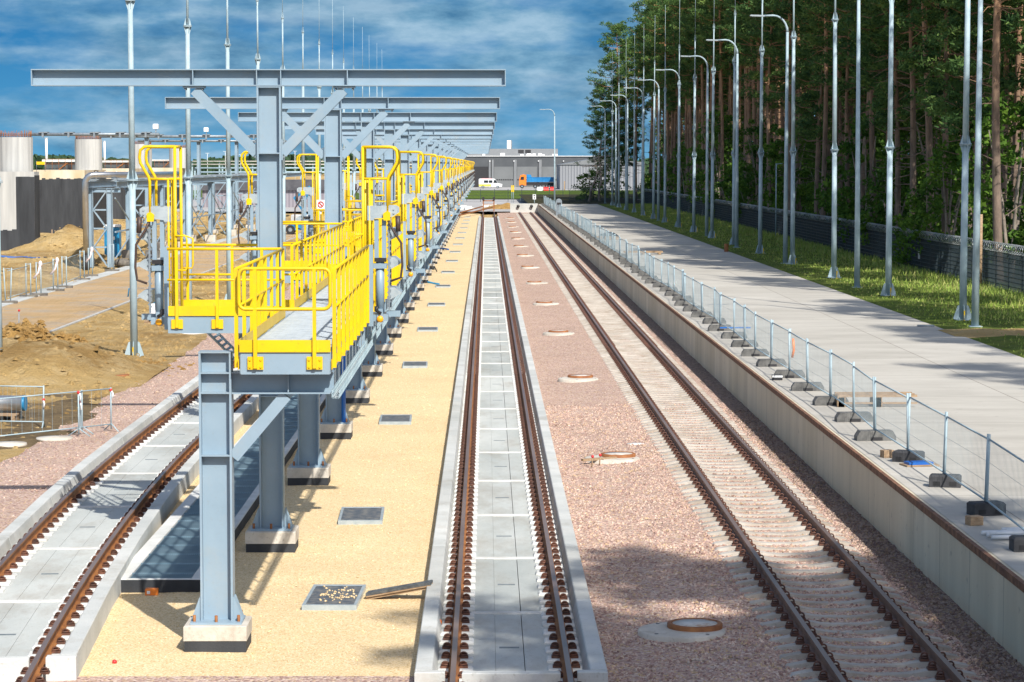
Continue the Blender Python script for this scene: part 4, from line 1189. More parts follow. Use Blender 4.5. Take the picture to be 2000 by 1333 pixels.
def bush_meshes(seed, H, rad, n, leaf):
    g = random.Random(seed); tr_ = MB(); lf = MB()
    for k in range(4):
        a = g.uniform(0, 6.28); q = g.uniform(.3, .8)*rad
        tr_.tube([(0,0,-.3),(math.cos(a)*q*.4,math.sin(a)*q*.4,H*.45),(math.cos(a)*q,math.sin(a)*q,H*.85)], [.09,.06,.02], 5, False)
    for i in range(n):
        z = H*g.uniform(.12, 1.0); rr = rad*math.sin(math.pi*min(.92, max(.12, z/H*.86+.1)))**.8*g.uniform(.3, 1.0); a = g.uniform(0, 6.28); s = g.uniform(.35,.7)
        clump(lf, (math.cos(a)*rr, math.sin(a)*rr, z), s, s*.6, 34, g, .10, .20)
    return tr_.mesh('trunk', dead_m), lf.mesh('crown', leaf)
PV = [pine_meshes(1, 27, .50, 3.3), pine_meshes(2, 29, .56, 3.0), pine_meshes(3, 25.5, .46, 3.5), pine_meshes(4, 28, .60, 2.9, .9), pine_meshes(5, 26, .40, 3.6, 1.2, 10),
      pine_meshes(8, 26, .20, 4.3, 1.9, 8), pine_meshes(6, 24, .30, 3.4, 1.3, 8), pine_meshes(7, 30, .52, 3.4)]
def tree(name, meshes, loc, lab, group, rz=0, sc=1.0, cat='tree'):
    t = thing(name, lab, cat, loc, rz, group); t.scale = (sc, sc, sc)
    put('trunk', meshes[0], t); put('crown', meshes[1], t)
    return t
g = random.Random(77)
cnt = 0
def clear(x, y, pts, d): return all((x-a)**2 + (y-b)**2 > d*d for a, b in pts)
placed = []
def try_pine(x, y, k, dmin, lab, sc=None):
    if not clear(x, y, placed, dmin): return
    placed.append((x, y)); tree('pine_tree', PV[k], (x, y, .85), lab, 'pines of the forest behind the fence', g.uniform(0, 6.28), sc or g.uniform(.92, 1.08))
rows = [(24.6, 4.6, 112, 372), (25.8, 8.5, 30, 110), (27.8, 4.7, 116, 395), (31.4, 5.2, 128, 405), (35.5, 5.8, 142, 412), (40.5, 6.6, 164, 418), (47, 8.4, 190, 420), (56, 9.5, 225, 425), (66, 10, 285, 430), (76, 12, 335, 430)]
for i, (rx, st, ya, yb) in enumerate(rows):
    y = ya
    while y < yb:
        x = rx + g.gauss(0, .8); yy = y + g.uniform(-1.4, 1.4)
        k = g.choice([0,1,2,3,3,7,1])
        if i in (0, 2, 3) and 90 < yy < 215 and g.random() < (.6 if i == 0 else .5): k = g.choice([6, 4])
        lab = ['tall pine in the front row right behind the razor wire fence', 'tall pine in the front row right behind the razor wire fence','tall pine in the second row of the forest behind the fence'][i] if i < 3 else 'tall pine standing deep in the forest, hemmed in by other pines'
        try_pine(max(23.9, x), yy, k, 2.2, lab); y += st*g.uniform(.85, 1.2)
EDGE = [(18.2, 404, 5, .72, 'shorter bushy pine at the far left tip of the forest'), (20.6, 398, 5, 1.08, 'lone pine at the far left end of the forest, widest crown against the sky'), (23.0, 386, 2, 1.04, 'leaning edge pine behind the last lamp posts, dense green'),
        (22.6, 404, 5, .98, 'bushy lower pine beside the lone end pine'), (25.5, 392, 1, 1.0, 'tall end pine right of the bushy one')]
for x, y, k, s, lab in EDGE:
    placed.append((x, y)); t = tree('pine_tree', PV[k], (x, y, .7), lab, 'pines of the forest behind the fence', g.uniform(0, 6.28), s)
# pines beside the road end, behind the photographer's right shoulder: they shade the foreground
for i, (x, y, k, s) in enumerate(((11.2, 11.2, 4, 1.0), (14.2, 13.2, 0, .96), (12.9, 15.4, 4, .94), (12.8, 5.0, 2, 1.05), (18, 11.5, 7, .96), (12.5, -3.0, 6, 1.15), (20.5, 16.5, 2, .9), (16.5,2,1,1.0))):
    tree('pine_tree', PV[k], (x, y, .8), 'pine near the front of the yard whose crown shades the tracks', 'pines near the camera shading the foreground', i*1.3, s)
BV = [bush_meshes(21, 6.5, 2.3, 60, oak_leaf), bush_meshes(22, 4.2, 2.0, 44, oak_leaf), bush_meshes(23, 8.5, 2.6, 78, oak_leaf), bush_meshes(24, 3.0, 1.8, 32, oak_leaf)]
y = 96; nb = 0
while y < 400:
    for rx in (24.9, 28.5, 34.5, 42):
        if rx > .2*y + 6: continue
        if g.random() < .8:
            tree('understory_bush', BV[g.choice([0,1,2,3,1,0,2])], (rx + g.gauss(0, 1.0), y + g.uniform(-2, 2), .8), 'leafy bright green undergrowth tree among the pine trunks', 'undergrowth among the pines', g.uniform(0, 6.28), g.uniform(.7, 1.35), 'bush'); nb += 1
    y += g.uniform(4.6, 6.6) * (1.0 if y < 250 else 1.5)
tree('round_bush', BV[1], (16.2, 392, .3), 'round dark bush at the foot of the lone trees by the shed', None, .4, 1.25, 'bush')
tree('round_bush', BV[0], (19.6, 384, .3), 'leafy bush behind the bend of the razor wire fence', None, 1.4, 1.0, 'bush')
# two half dead trees by the shed
def dead_tree(x, y, H, seed, lab):
    g = random.Random(seed); m = MB(); pts = []; cx = cy = 0
    for i in range(9): pts.append(V((cx, cy, H*i/8))); cx += g.gauss(.05, .28); cy += g.gauss(0, .2)
    m.tube(pts, [.24*(1-.1*i) for i in range(9)], 7); tips = []
    for i in range(3, 9):
        for s in range(2):
            p = pts[i]; a = g.uniform(0, 6.28); q = p; rr = .09
            for k in range(4):
                nq = q + V((math.cos(a)*.7, math.sin(a)*.5, g.uniform(-.2,.55))); a += g.uniform(-.6,.6)
                m.tube([q, nq], [rr, rr*.7], 5, False); q = nq; rr *= .7
            tips.append(q)
    t = thing('bare_tree', lab, 'tree', (x, y, 0)); m.build('trunk', dead_m, t)
    lf = MB()
    for q in tips[::2]: clump(lf, q, .6, .35, 22, g)
    lf.build('crown', pine_leaf, t)
dead_tree(15.8, 380, 7.0, 5, 'shorter crooked half-dead tree at the left end of the forest')
dead_tree(17.6, 384, 10.0, 12, 'taller crooked half-dead tree beside the lone end pine')
m = MB(); m.tube([(0,0,0),(2.0,1,2.2),(4.2,1.5,5.6),(5.0,2,8.0)], [.2,.18,.12,.05], 7)
tag(m.build('leaning_trunk', dead_m, None, (25.2, 215, .8)), 'dark curved dead trunk leaning across the forest edge', 'dead tree')
m = MB(); m.tube([(0,0,0),(1.2,.3,1.0),(3.0,.4,1.6),(4.4,.6,1.5)], [.09,.07,.05,.02], 6)
tag(m.build('bare_branch', dead_m, None, (23.8, 132, 2.2)), 'pale bare branch arching over the razor wire fence', 'branch')

# the wood behind the last countable rows reads as one mass
g = random.Random(31); m = MB(); lf = MB()
for i in range(120):
    x = g.uniform(30, 125); y = g.uniform(432, 470); h = g.uniform(22, 29)
    m.tube([(x, y, 0), (x + g.gauss(0,.4), y, h)], [.2, .08], 5, False)
    for k in range(9):
        z = h*g.uniform(.3, 1.0); lf_c = (x + g.gauss(0, 1.6), y + g.gauss(0, 1.5), z); clump(lf, lf_c, 1.5, .9, 40, g, .16, .6)
for i in range(340): clump(lf, (g.uniform(28, 125), g.uniform(428, 440), g.uniform(.5, 5)), 1.4, 1.2, 30, g, .2, .5)
o = len(m.v); m.mi = 1; m.v += lf.v; m.f += [tuple(i + o for i in f) for f in lf.f]; m.m += [1]*len(lf.f); m.s += lf.s
tag(m.build('forest_depth', [bark, pine_leaf]), 'dark mass of pines deep in the forest behind the countable trees', 'forest', kind='stuff')

gr_ = random.Random(2)
for o in bpy.data.objects:
    if o.parent is None and o.name.split('.')[0] in ('lightning_mast', 'lamp_post'):
        o.rotation_euler.x = gr_.uniform(-.004, .004); o.rotation_euler.y = gr_.uniform(-.004, .004)
print('PINES', sum(1 for o in bpy.data.objects if o.name.startswith('pine_tree')))
board_m = M('board_marked_concrete', (0.37,0.375,0.37), (0.50,0.505,0.49), 1.4, 0.9, stretch=(1.6,1.6,.1))
# ------------------------------------------------------------------ left yard
# precast kerb along the sand path
m = MB(); 
for i in range(96): m.bbox(-.06,.06, i*3+.01, i*3+2.99, -.25, .07, .015)
tag(m.build('path_kerb', board_m, None, (-17.68, 42, -.36)), 'long pale kerb along the near edge of the sand path', 'kerb')
m = MB()
for i in range(70): m.bbox(-.45,.45, i*3+.01, i*3+2.99, -.25, .06, .015)
tag(m.build('path_slabs', concrete, None, (-23.55, 90, -.37)), 'strip of pale concrete slabs along the far edge of the sand path', 'slabs')
m = MB(); r = random.Random(41); rx, ry, h = 1.9, 2.7, 1.12
def pz(x, y, rx, ry, h, o):
    q = (x/rx)**2 + (y/ry)**2
    e = math.exp(-1.3*q)
    return h*e*(1 + .5*fn(x, y, .9, o)) + (.06 + .34*e)*h*(abs(fn(x, y, 1.5, o)) + .7*abs(fn(x, y, 3.4, o)) - .25) - h*.12
m.grid(frange(-4.3, 4.3, .1), frange(-5, 5, .12), lambda x, y: pz(x, y, 2.4, 2.6, 1.55, 3) + .14*abs(fn(x, y, 3.3, 1)) + .08*fn(x, y, 6, 1) + .8*math.exp(-((x+3)**2/2.6+(y-.6)**2/4)))
tag(m.build('sand_pile', pile_m, None, (-14.9, D(83), -.36)), 'big rough heap of dug yellow sand in the left foreground yard', 'sand pile')
# muddy trodden patch
m = MB(); m.grid(frange(-2.3, 2.9, .3), frange(-9, 8, .4), lambda x, y: .045 - .10*max(0, (x/2.2)**2 + (y/8)**2 - .55 + .8*fn(x, y, .6, 9)) + .035*fn(x, y, 1.6, 2))
struct(m.build('mud_patch', mud_m, None, (-12.6, D(66), -.36)))
# steel pipe with a blue cap on a pallet
x, y = gp(45, 803, -.1)
t = thing('steel_pipe', 'bare steel pipe with a blue end cap lying on a pallet at left', 'pipe', (x, y, .12)); m = MB(); m.tube([(-4,.3,0),(0,0,0)], .20, 24); m.build('pipe', stainless, t)
m = MB(); m.tube([(-.02,0.0015,0),(.06,-.004,0)], .207, 24); m.build('end_cap', blue_l, t)
t = thing('pallet', 'small brown pallet carrying the blue-capped steel pipe', 'pallet', (x-.62, y+.05, -.38)); m = MB()
for i in range(5): m.box(-.5,.5,-.5+.21*i,-.5+.21*i+.15,.20,.235)
m.build('boards', wood, t); m = MB(); [m.box(xx-.05, xx+.05, -.5,.5,0,.195) for xx in (-.42,0,.42)]; m.build('bearers', wood, t)
# crowd barriers
def barrier(x, y, L, rz, lab, tilt=0, tape=()):
    t = thing('crowd_barrier', lab, 'barrier', (x, y, -.33), rz, 'steel barriers by the curved track'); t.rotation_euler.y = tilt
    m = MB(); m.tube([(0,0,.05),(0,0,1.12)], .02, 6); m.tube([(L,0,.05),(L,0,1.12)], .02, 6); m.tube([(0,0,1.09),(L,0,1.09)], .017, 6); m.tube([(0,0,.18),(L,0,.18)], .017, 6); m.build('frame', galv, t)
    m = MB(); [m.tube([(L*i/14,0,.18),(L*i/14,0,1.09)], .003, 3, False) for i in range(1, 14)]; m.build('bars', galv, t)
    m = MB()
    for xx in (0, L): m.tube([(xx,-.28,.0),(xx,0,.2),(xx,.28,.0)], .016, 6)
    m.build('feet', galv, t)
    for a, b in tape:
        m = MB(); m.sphere((a,0,b), .04, 8, 5, 1.2); m.mi = 1; m.tube([(a,-.03,b-.02),(a+.03,-.05,b-.1),(a+.01,-.05,b-.2)], .025, 5); m.build('tape', [red_p, white_p], t)
x0, y0 = gp(132, 866, -.33); x1, y1 = gp(205, 838, -.33); barrier(x0, y0+1.6, math.hypot(x1-x0, y1-y0-3), math.atan2(y1-y0-3, x1-x0)+.9, 'crowd barrier with red and white tape on its top corner', 0, ((0,1.1),(.1,.85)))
x0, y0 = gp(-60, 872, -.33); x1, y1 = gp(216, 842, -.33); barrier(x0, y0, math.hypot(x1-x0, y1-y0), math.atan2(y1-y0, x1-x0), 'long barrier panel leaning in front at the ballast edge', 0, ((math.hypot(x1-x0, y1-y0),1.05),))
x0, y0 = gp(-40, 835, -.33); x1, y1 = gp(78, 838, -.33); barrier(x0, y0, x1-x0, 0.02, 'barrier panel behind, cut by the left edge of the picture', .02, ((x1-x0,.75),))
m = MB(); m.lathe([(.42,-.05),(.46,0),(.44,.05),(.0001,.07)], 24); mmm = m.mesh('concrete_disc', conc_warm)
for i, (u, v, lab) in enumerate(((105, 857, 'pale concrete cover lying below the barriers at left'), (15, 868, 'pale concrete cover at the left edge below the barriers'), (208, 702, 'flat grey concrete cover behind the sand heap near the mast'))):
    tag(put('concrete_disc', mmm, None, (*gp(u, v, -.33), -.34)), lab, 'disc')
x, y = gp(228, 738, -.3); t = thing('manhole', 'rusty-rimmed flat manhole between sand heap and curved track', 'manhole', (x, y, -.36)); m = MB(); m.lathe([(.75,0),(.75,.04),(.0001,.05)], 24); m.build('concrete_ring', conc_white, t); m = MB(); m.lathe([(.38,.05),(.38,.17),(.32,.17),(.0001,.165)], 24); m.build('iron_rim', rust, t)
x, y = gp(370, 647, -.3); t = thing('manhole', 'rusty-rimmed flat manhole behind the nearest left landing', 'manhole', (x, y, -.38)); m = MB(); m.lathe([(.7,0),(.7,.04),(.0001,.05)], 24); m.build('concrete_ring', conc_white, t); m = MB(); m.lathe([(.38,.05),(.38,.14),(.32,.14),(.0001,.135)], 24); m.build('iron_rim', rust, t)
m = MB(); m.tube([(-.35,-.2,.08),(.35,.4,.1)], .085, 12); tag(m.build('dark_pipe', steel_dk, None, (*gp(125, 662, -.3), -.34)), 'short dark pipe length lying on the dirt beyond the sand heap', 'pipe')
m = MB(); m.tube([(-.1,0,0),(-.05,0,.35),(0,0,.5)], .04, 6); m.tube([(.25,-.1,0),(.12,0,.25),(0,0,.48)], .04, 6); tag(m.build('blue_pipe', blue_l, None, (*gp(53, 668, -.3), -.34)), 'pair of blue pipe ends sticking out beside the path kerb', 'pipe')
m = MB(); m.tube([(-.15,0,0),(-.1,0,.4),(.3,0,.5)], .04, 6); tag(m.build('blue_pipe', blue_l, None, (*gp(255, 578, -.3), -.34)), 'blue bent pipe end on the kerb behind the mast', 'pipe')
m = MB(); m.tube([(0,0,0),(.02,0,1.1)], .02, 6); m.mi = 1; m.sphere((.02,0,1.13), .05, 8, 5); tag(m.build('survey_stake', [steel_dk, red_p], None, (*gp(36, 662, -.33), -.35)), 'thin stake with a red tip standing on the sand path', 'stake')
m = MB(); m.tube([(0,0,0),(.01,0,1.3)], .05, 6); tag(m.build('survey_stake', wood, None, (*gp(101, 478, -.33), -.35)), 'pale wooden stake before the dark coated wall', 'stake')
# barrels of a spray pump on a little pallet
x, y = gp(305, 628, -.3)
t = thing('white_drum', 'white drum with a blue rim beside the nearest left gangway', 'drum', (x-.0, y, -.25)); m = MB(); m.lathe([(.30,0),(.30,.78)], 20); m.build('body', white_p, t); m = MB(); m.lathe([(.31,.75),(.31,.82),(.0001,.83)], 20); m.lathe([(.315,.0),(.315,.06),(.30,.07)], 20); m.build('rim', blue_l, t)
t = thing('pallet', 'small pallet under the white blue-rimmed drum', 'pallet', (x, y, -.37)); m = MB(); [m.box(-.5+.25*i,-.5+.25*i+.18,-.35,.35,.07,.11) for i in range(4)]; m.build('boards', wood, t); m = MB(); [m.box(-.5,.43,yy-.05,yy+.05,0,.069) for yy in (-.28,.28)]; m.build('bearers', wood, t)

# fence posts with tape along the far side of the sand path
feet = M('dark_foot', (0.10,0.09,0.08), (0.2,0.18,0.15), 5, 0.9)
tapes = M('warning_tape', (0.75,0.55,0.55), (0.80,0.74,0.74), 8, 0.7)
for k, (u, v, tp) in enumerate(((15, 592, 0), (55, 580, 0), (75, 577, 1), (108, 568, 1), (125, 562, 0), (160, 547, 0), (176, 540, 1), (218, 530, 0))):
    x, y = gp(u, v, -.33); lab = ['first leaning','second','third, tape-wrapped','fourth, tape-topped','fifth','sixth','seventh, tape-marked','eighth'][k] + ' post of the construction fence along the sand path, from the left'
    t = thing('fence_post', lab, 'fence post', (x, y, -.35), 0, 'construction fence posts by the excavation')
    m = MB()
    for dx in (-.12, .12): m.tube([(dx,0,.12),(dx*(1.6 if k == 0 else 1),0,1.75)], .03, 6)
    m.tube([(-.12,0,1.7),(.12,0,1.7)], .02, 6); m.build('pole', galv, t)
    m = MB(); m.bbox(-.45,.45,-.14,.14,0,.14,.02); m.build('foot', feet, t)
    if tp: m = MB(); m.tube([(.12,-.03,1.7),(.0,-.05,1.2),(-.25,-.05,.9)], .06, 5); m.sphere((.1,0,1.65), .11, 6, 4, 1.6); m.build('tape', tapes, t)
for k in range(3):
    a = gp((15, 75, 125)[k], (592, 577, 562)[k], -.33); b = gp((55, 108, 160)[k], (580, 568, 547)[k], -.33)
    m = MB(); m.tube([(0,0,1.6),(b[0]-a[0],b[1]-a[1],1.6)], .018, 5); m.tube([(0,0,.3),(b[0]-a[0],b[1]-a[1],.3)], .018, 5)
    n = 16
    for i in range(n): m.tube([((b[0]-a[0])*i/n,(b[1]-a[1])*i/n,.3),((b[0]-a[0])*i/n,(b[1]-a[1])*i/n,1.6)], .006, 3, False)
    tag(m.build('wire_panel', galv, None, (*a, -.35)), ['left', 'middle', 'right'][k] + ' wire panel of the construction fence along the sand path', 'panel', 'construction fence panels by the excavation')
# blue foil strip and slabs in the excavation
x, y = gp(22, 513, -.7); m = MB(); m.grid(frange(x-5, x+2.6, .4), frange(y-.9, y+.9, .3), lambda a, b: yardz(a, b) + .08 + .05*fn(a, b, 1.3))
tag(m.build('blue_sheet', blue_p, None, (0, 0, 0)), 'long blue plastic sheet laid in the excavation at left', 'sheet')
m = MB(); m.bbox(-2.4,2.4,-2.2,2.2,-.2,.14,.03); tag(m.build('concrete_pad', concrete, None, (*gp(98, 514, -.8), -.90)), 'pale flat concrete pad right of the blue sheet', 'slab')

# ------------------------------------------------------------------ concrete pillars on coated walls
stain_m = M('stained_concrete', (0.52,0.42,0.26), (0.66,0.60,0.50), .5, 0.9, stretch=(1,1,.3))
def pillar(k, x, y, z0, z1, rad, lab):
    t = thing('concrete_pillar', lab, 'pillar', (x, y, 0), 0, 'unfinished concrete pillars in the left background')
    m = MB(); m.lathe([(rad,z0),(rad,z1),(.0001,z1)], 20, smooth=False); m.build('shaft', board_m, t)
    m = MB(); r = random.Random(k)
    for i in range(64):
        a = i/64*6.283; rr = rad - .12 - .08*(i % 2); m.tube([(rr*math.cos(a), rr*math.sin(a), z1-.1), ((rr+r.gauss(0,.03))*math.cos(a+r.gauss(0,.02)), (rr+.02)*math.sin(a), z1 + r.uniform(.35,.62))], .016, 4)
    for q in (.12, .26): m.tube([((rad-.15)*math.cos(i*.35), (rad-.15)*math.sin(i*.35), z1+q) for i in range(18)], .02, 4, closed=True)
    m.build('rebar', rust, t)
def wall_block(x0, x1, y0, y1, zt, zc, lab, edge=.15, lightw=0.0):
    t = thing('coated_wall', lab, 'wall', (0, y0, 0), 0, 'black coated concrete walls in the left background')
    m = MB(); m.box(x0, x1, 0, y1-y0, -.8, zt); m.build('concrete', board_m if lightw else stain_m, t)
    m = MB(); r = random.Random(int(y0)); n = int((x1-x0)/.35); xs = [x0 + (x1-x0)*i/n for i in range(n+1)]; tops = [zc + r.gauss(0, edge*.5) for _ in range(n)]
    for i in range(n):
        if xs[i] - x0 < lightw:
            m.box(xs[i], xs[i+1], -.03, -.002, -.8, min(zc, 1.2) + tops[i] - zc)
        else: m.box(xs[i], xs[i+1], -.03, -.002, -.8, tops[i])
    m.box(x1+.002, x1+.03, 0, y1-y0, -.8, zc+.1); m.build('bitumen', bitumen, t)
def gx(u, d): return (u-VX)/F*d
wall_block(gx(-30, 200), gx(68, 200), D(200), D(202.2), 5.85, 5.45, 'black coated wall block at the left edge with a bare concrete corner', .12, 2.2)
pillar(1, gx(32, 204), D(204), 5.84, 8.62, 1.42, 'largest unfinished concrete pillar at the left edge, topped by rebar')
wall_block(gx(20, 250), gx(166, 250), D(250), D(264), 5.85, 5.0, 'long black coated wall behind the first block, stained concrete on top', .1)
pillar(2, gx(174, 257), D(257), 5.84, 8.98, 1.40, 'second unfinished concrete pillar, right of the white chimney pipe')
wall_block(gx(120, 312), gx(262, 312), D(312), D(328), 5.9, 3.9, 'black coated wall behind the pipe rack, with broad pale top', .2)
pillar(3, gx(276, 322), D(322), 5.84, 9.0, 1.4, 'third unfinished concrete pillar, behind the mast')
wall_block(gx(240, 372), gx(345, 372), D(372), D(388), 5.9, 3.4, 'farthest black coated wall, seen between the rack columns', .2)
pillar(4, gx(350, 380), D(380), 5.84, 8.9, 1.5, 'fourth and palest unfinished concrete pillar, behind the yellow cage')
# containers, chimney pipes on top of the walls
for k, (u0, u1, v0, v1, d, lab) in enumerate(((84, 146, 312, 334, 262, 'dark container between the first two pillars, with a pale roof'), (201, 255, 314, 332, 326, 'dark container between the second and third pillars'), (298, 340, 312, 330, 384, 'dark container between the third and fourth pillars'))):
    z0 = 5.86; z1 = H0 - (v0-VY)*d/F; x0, x1 = gx(u0, d), gx(u1, d)
    t = thing('site_container', lab, 'container', (0, D(d)+1.2, 0), 0, 'dark site containers between the pillars')
    m = MB(); m.box(x0, x1, 0, 2.4, z0, z1-.25); m.build('body', steel_dkk, t) if False else m.build('body', M('slate_cladding', (0.05,0.065,0.075), (0.09,0.105,0.115), 3, 0.5), t)
    m = MB(); m.box(x0-.2, x1+.1, -.3, 2.6, z1-.247, z1); m.build('roof', conc_white, t)
    m = MB(); m.box(x1-.9, x1-.4, -.02, -.003, z0, z1-.35); m.build('door', black, t)
    m = MB()
    for q in range(5): xx = x0+.3+(x1-x0-.6)*q/4; m.tube([(xx,-1.0,z0),(xx,-1.0,z0+1.15)], .025, 5)
    for zz in (.6, 1.12): m.tube([(x0,-1.0,z0+zz),(x1,-1.0,z0+zz)], .02, 5)
    m.beam((x0+(x1-x0)*.45,-.1,z0),(x0+(x1-x0)*.75,-.1,z1-.3), .08, .12); m.build('guard_rail', rust, t)
for k, (u, v0, v1, d, lab) in enumerate(((92, 271, 312, 270, 'white upright chimney pipe left of the second pillar'), (205, 277, 312, 330, 'white upright chimney pipe right of the second pillar'))):
    m = MB(); z0 = 5.86; z1 = H0 - (v0-VY)*d/F; m.tube([(0,0,z0),(0,0,z1)], .14, 12); m.tube([(0,0,z1-.03),(0,0,z1+.06)], .18, 12)
    tag(m.build('chimney_pipe', white_p, None, (gx(u, d), D(d), 0)), lab, 'chimney')
t = thing('yellow_banner', 'small yellow banner on the railing beside the first pillar', 'banner', (gx(81, 203), D(203), 6.15)); m = MB(); m.box(-.34,.34,0,.02,.26,.5); m.build('cloth', yellow, t); m = MB(); m.tube([(-.34,.03,-.3),(-.34,.03,.55)], .02, 5); m.tube([(.34,.03,-.3),(.34,.03,.55)], .02, 5); m.build('posts', steel_dk, t)

# high catwalk pipes with floodlights, on tall columns
def catwalk(x0, x1, y, z, lab, lights, cols):
    t = thing('high_pipe', lab, 'pipe bridge', (0, y, z), 0)
    m = MB(); m.tube([(x0,0,0),(x1,0,0)], .13, 8); m.tube([(x0,.7,.0),(x1,.7,.0)], .05, 6); m.build('pipe', steel_dk, t)
    m = MB(); n = int((x1-x0)/2.0)
    for i in range(n): xx = x0 + (x1-x0)*(i+.5)/n; m.box(xx-.35, xx+.35, -.25, .9, .10, .2); m.box(xx-.08, xx+.08, -.4, -.25, -.25, .2)
    m.build('brackets', steel_dk, t)
    for xx in lights:
        m = MB(); m.tube([(xx,0,.15),(xx,0,.45)], .04, 6); m.bbox(xx-.22, xx+.22, -.25, .15, .45, .85, .06); m.build('floodlight', white_p, t)
    for xx in cols:
        m = MB(); m.ibeam((xx,.3,-z-.4),(xx,.3,-.12),.42,.36,.03,.02,up=(1,0,0)); m.build('column', steel, t)
catwalk(gx(62, 206), gx(312, 206), D(206), H0 + 58*206/F, 'front dark pipe bridge running right from the first pillar', [gx(306, 206)], [])
catwalk(gx(196, 240), gx(520, 240), D(240), H0 + 54*240/F, 'middle dark pipe bridge behind the first mast, on tall columns', [gx(404, 240)], [gx(287, 240)])
catwalk(gx(270, 290), gx(560, 290), D(290), H0 + 45*290/F, 'rear dark pipe bridge carried by tall grey columns', [], [gx(388, 290), gx(462, 290)])

# ------------------------------------------------------------------ pipe rack
t = thing('pipe_rack', 'long grey-blue steel pipe rack of braced columns crossing the left yard', 'pipe rack', (0, 0, -.35))
xa, xb = gx(177, 163), gx(215, 163)
ysr = [D(163), D(181), D(200), D(219), D(237), D(256), D(274), D(292)]
zt = 5.25
for i, y in enumerate(ysr):
    for x in ((xa, xb) if i == 0 else (xa-.1, xb+.35)):
        m = MB(); m.ibeam((x,y,.6 if i else .1),(x,y,zt),.36,.36,.03,.02,up=(1,0,0)); m.build('column', steel, t)
    m = MB(); m.ibeam((xa-.4,y,zt-.15),(xb+.7,y,zt-.15),.26,.2,.02,.014); m.build('cross_beam', steel, t)
for i in range(len(ysr)):
    x2, x3 = (xa+.2, xb-.2)
    m = MB(); n = 4; hz = (zt-.4)/n
    for q in range(n):
        z0 = .2 + hz*q; z1 = z0 + hz
        a, b = ((x2, z0), (x3, z1)) if q % 2 else ((x3, z0), (x2, z1))
        for yo in (-.12, .12): m.beam((a[0],ysr[i]+yo,a[1]),(b[0],ysr[i]+yo,b[1]),.05,.07)
        m.beam((x2,ysr[i],z1),(x3,ysr[i],z1),.08,.10)
    m.build('lattice', steel, t)
    if i < len(ysr)-1:
        for x in (xb+.35,):
            m = MB(); y0, y1 = ysr[i], ysr[i+1]; ym = (y0+y1)/2
            for a, b in (((y0,.7),(ym,2.4)),((ym,2.4),(y1,4.6)),((y0,4.6),(ym,2.4)),((ym,2.4),(y1,.7))): m.beam((x,a[0],a[1]),(x,b[0],b[1]),.07,.07)
            m.beam((x,y0,2.4),(x,y1,2.4),.1,.1); m.build('side_brace', steel, t)
m = MB(); m.ibeam((xb+.5,ysr[0]-.3,zt+.22),(xb+.5,ysr[-1]+40,zt+.22),.44,.26,.03,.016); m.build('girder', steel, t)
m = MB(); m.ibeam((xa-.1,ysr[0]-.3,zt+.22),(xa-.1,ysr[-1]+40,zt+.22),.44,.26,.03,.016); m.build('girder', steel, t)
m = MB()
for i in range(12): m.box(xa-.1, xb+.5, ysr[0]+i*10-.1, ysr[0]+i*10+.1, zt+.445, zt+.60)
m.build('pipe_supports', steel_dk, t)
for i, y in enumerate(ysr):
    for x in ((xb,) if i == 0 else (xa-.1, xb+.35)):
        m = MB(); m.bbox(x-.45, x+.45, y-.45, y+.45, -.3, .62, .02)
        tag(m.build('rack_plinth', conc_warm if i > 1 else M('grey_footing', (0.13,0.12,0.11), (0.22,0.21,0.19), 2, 0.9), None, (0,0,-.35)), ['left', 'right'][0 if x < xb-.1 else 1] + ' footing under the ' + ordn(i) + ' bent of the pipe rack', 'plinth', 'footings of the pipe rack') if i else None
t = thing('bent_pipe', 'shiny pipe rising left of the pipe rack and bending along its top', 'pipe', (0, 0, 0))
xp = gx(168, 162); zz = H0 - (342-VY)*163/F
m = MB(); m.tube([(xp,D(162),.6),(xp,D(162),zz-.5)] + [(xp+.5-.5*math.cos(a*.3927), D(162), zz-.5+.5*math.sin(a*.3927)) for a in range(1, 5)] + [(gx(270,163), D(164), zz),(gx(275,163)+1, D(176), zz)], .20, 16); m.build('pipe', stainless, t)
m = MB(); m.tube([(xp,D(162),-.6),(xp,D(162),.62)], .23, 16); m.build('coating', black, t)
m = MB(); [m.tube([(gx(u,163)-.03, D(163.2), zz),(gx(u,163)+.03, D(163.2), zz)], .23, 16) for u in (188, 206, 228)]; m.build('bands', white_p, t)

# portable toilet, boom lift, bulk bags
x, y = gp(220, 500, -.33)
t = thing('portable_toilet', 'blue portable toilet with a white roof behind the pipe rack', 'toilet', (x, y, -.33)); m = MB(); m.bbox(-.55,.55,-.55,.55,0,2.15,.03)
for q in (-.4,-.13,.13,.4): m.box(q-.06, q+.06, -.58, -.551, .1, 2.0)
m.build('cabin', blue_l, t); m = MB(); m.prism([(-.6,2.151),(.6,2.151),(.5,2.32),(-.5,2.32)], lambda a, b, q: (a, q, b), -.6, .6); m.build('roof', white_p, t); m = MB(); m.box(-.22,.22,-.592,-.582,1.2,1.45); m.build('sign', white_p, t); m = MB(); m.box(.28,.33,-.60,-.581,1.0,1.2); m.build('handle', black, t)
m = MB(); m.lathe([(.0001,0),(.5,.05),(.55,.3),(.35,.5),(.0001,.55)], 12); tag(m.build('rubble_bag', feet, None, (*gp(238, 520, -.33), -.35)), 'dark round rubble bag at the foot of the pipe rack', 'bag')
x, y = gp(587, 457, -.3)
t = thing('boom_lift', 'blue boom lift standing beyond the second landing', 'boom lift', (x, y, -.33)); m = MB(); m.bbox(-1.15,1.15,-.9,.9,.4,1.0,.08); m.build('chassis', blue_l, t)
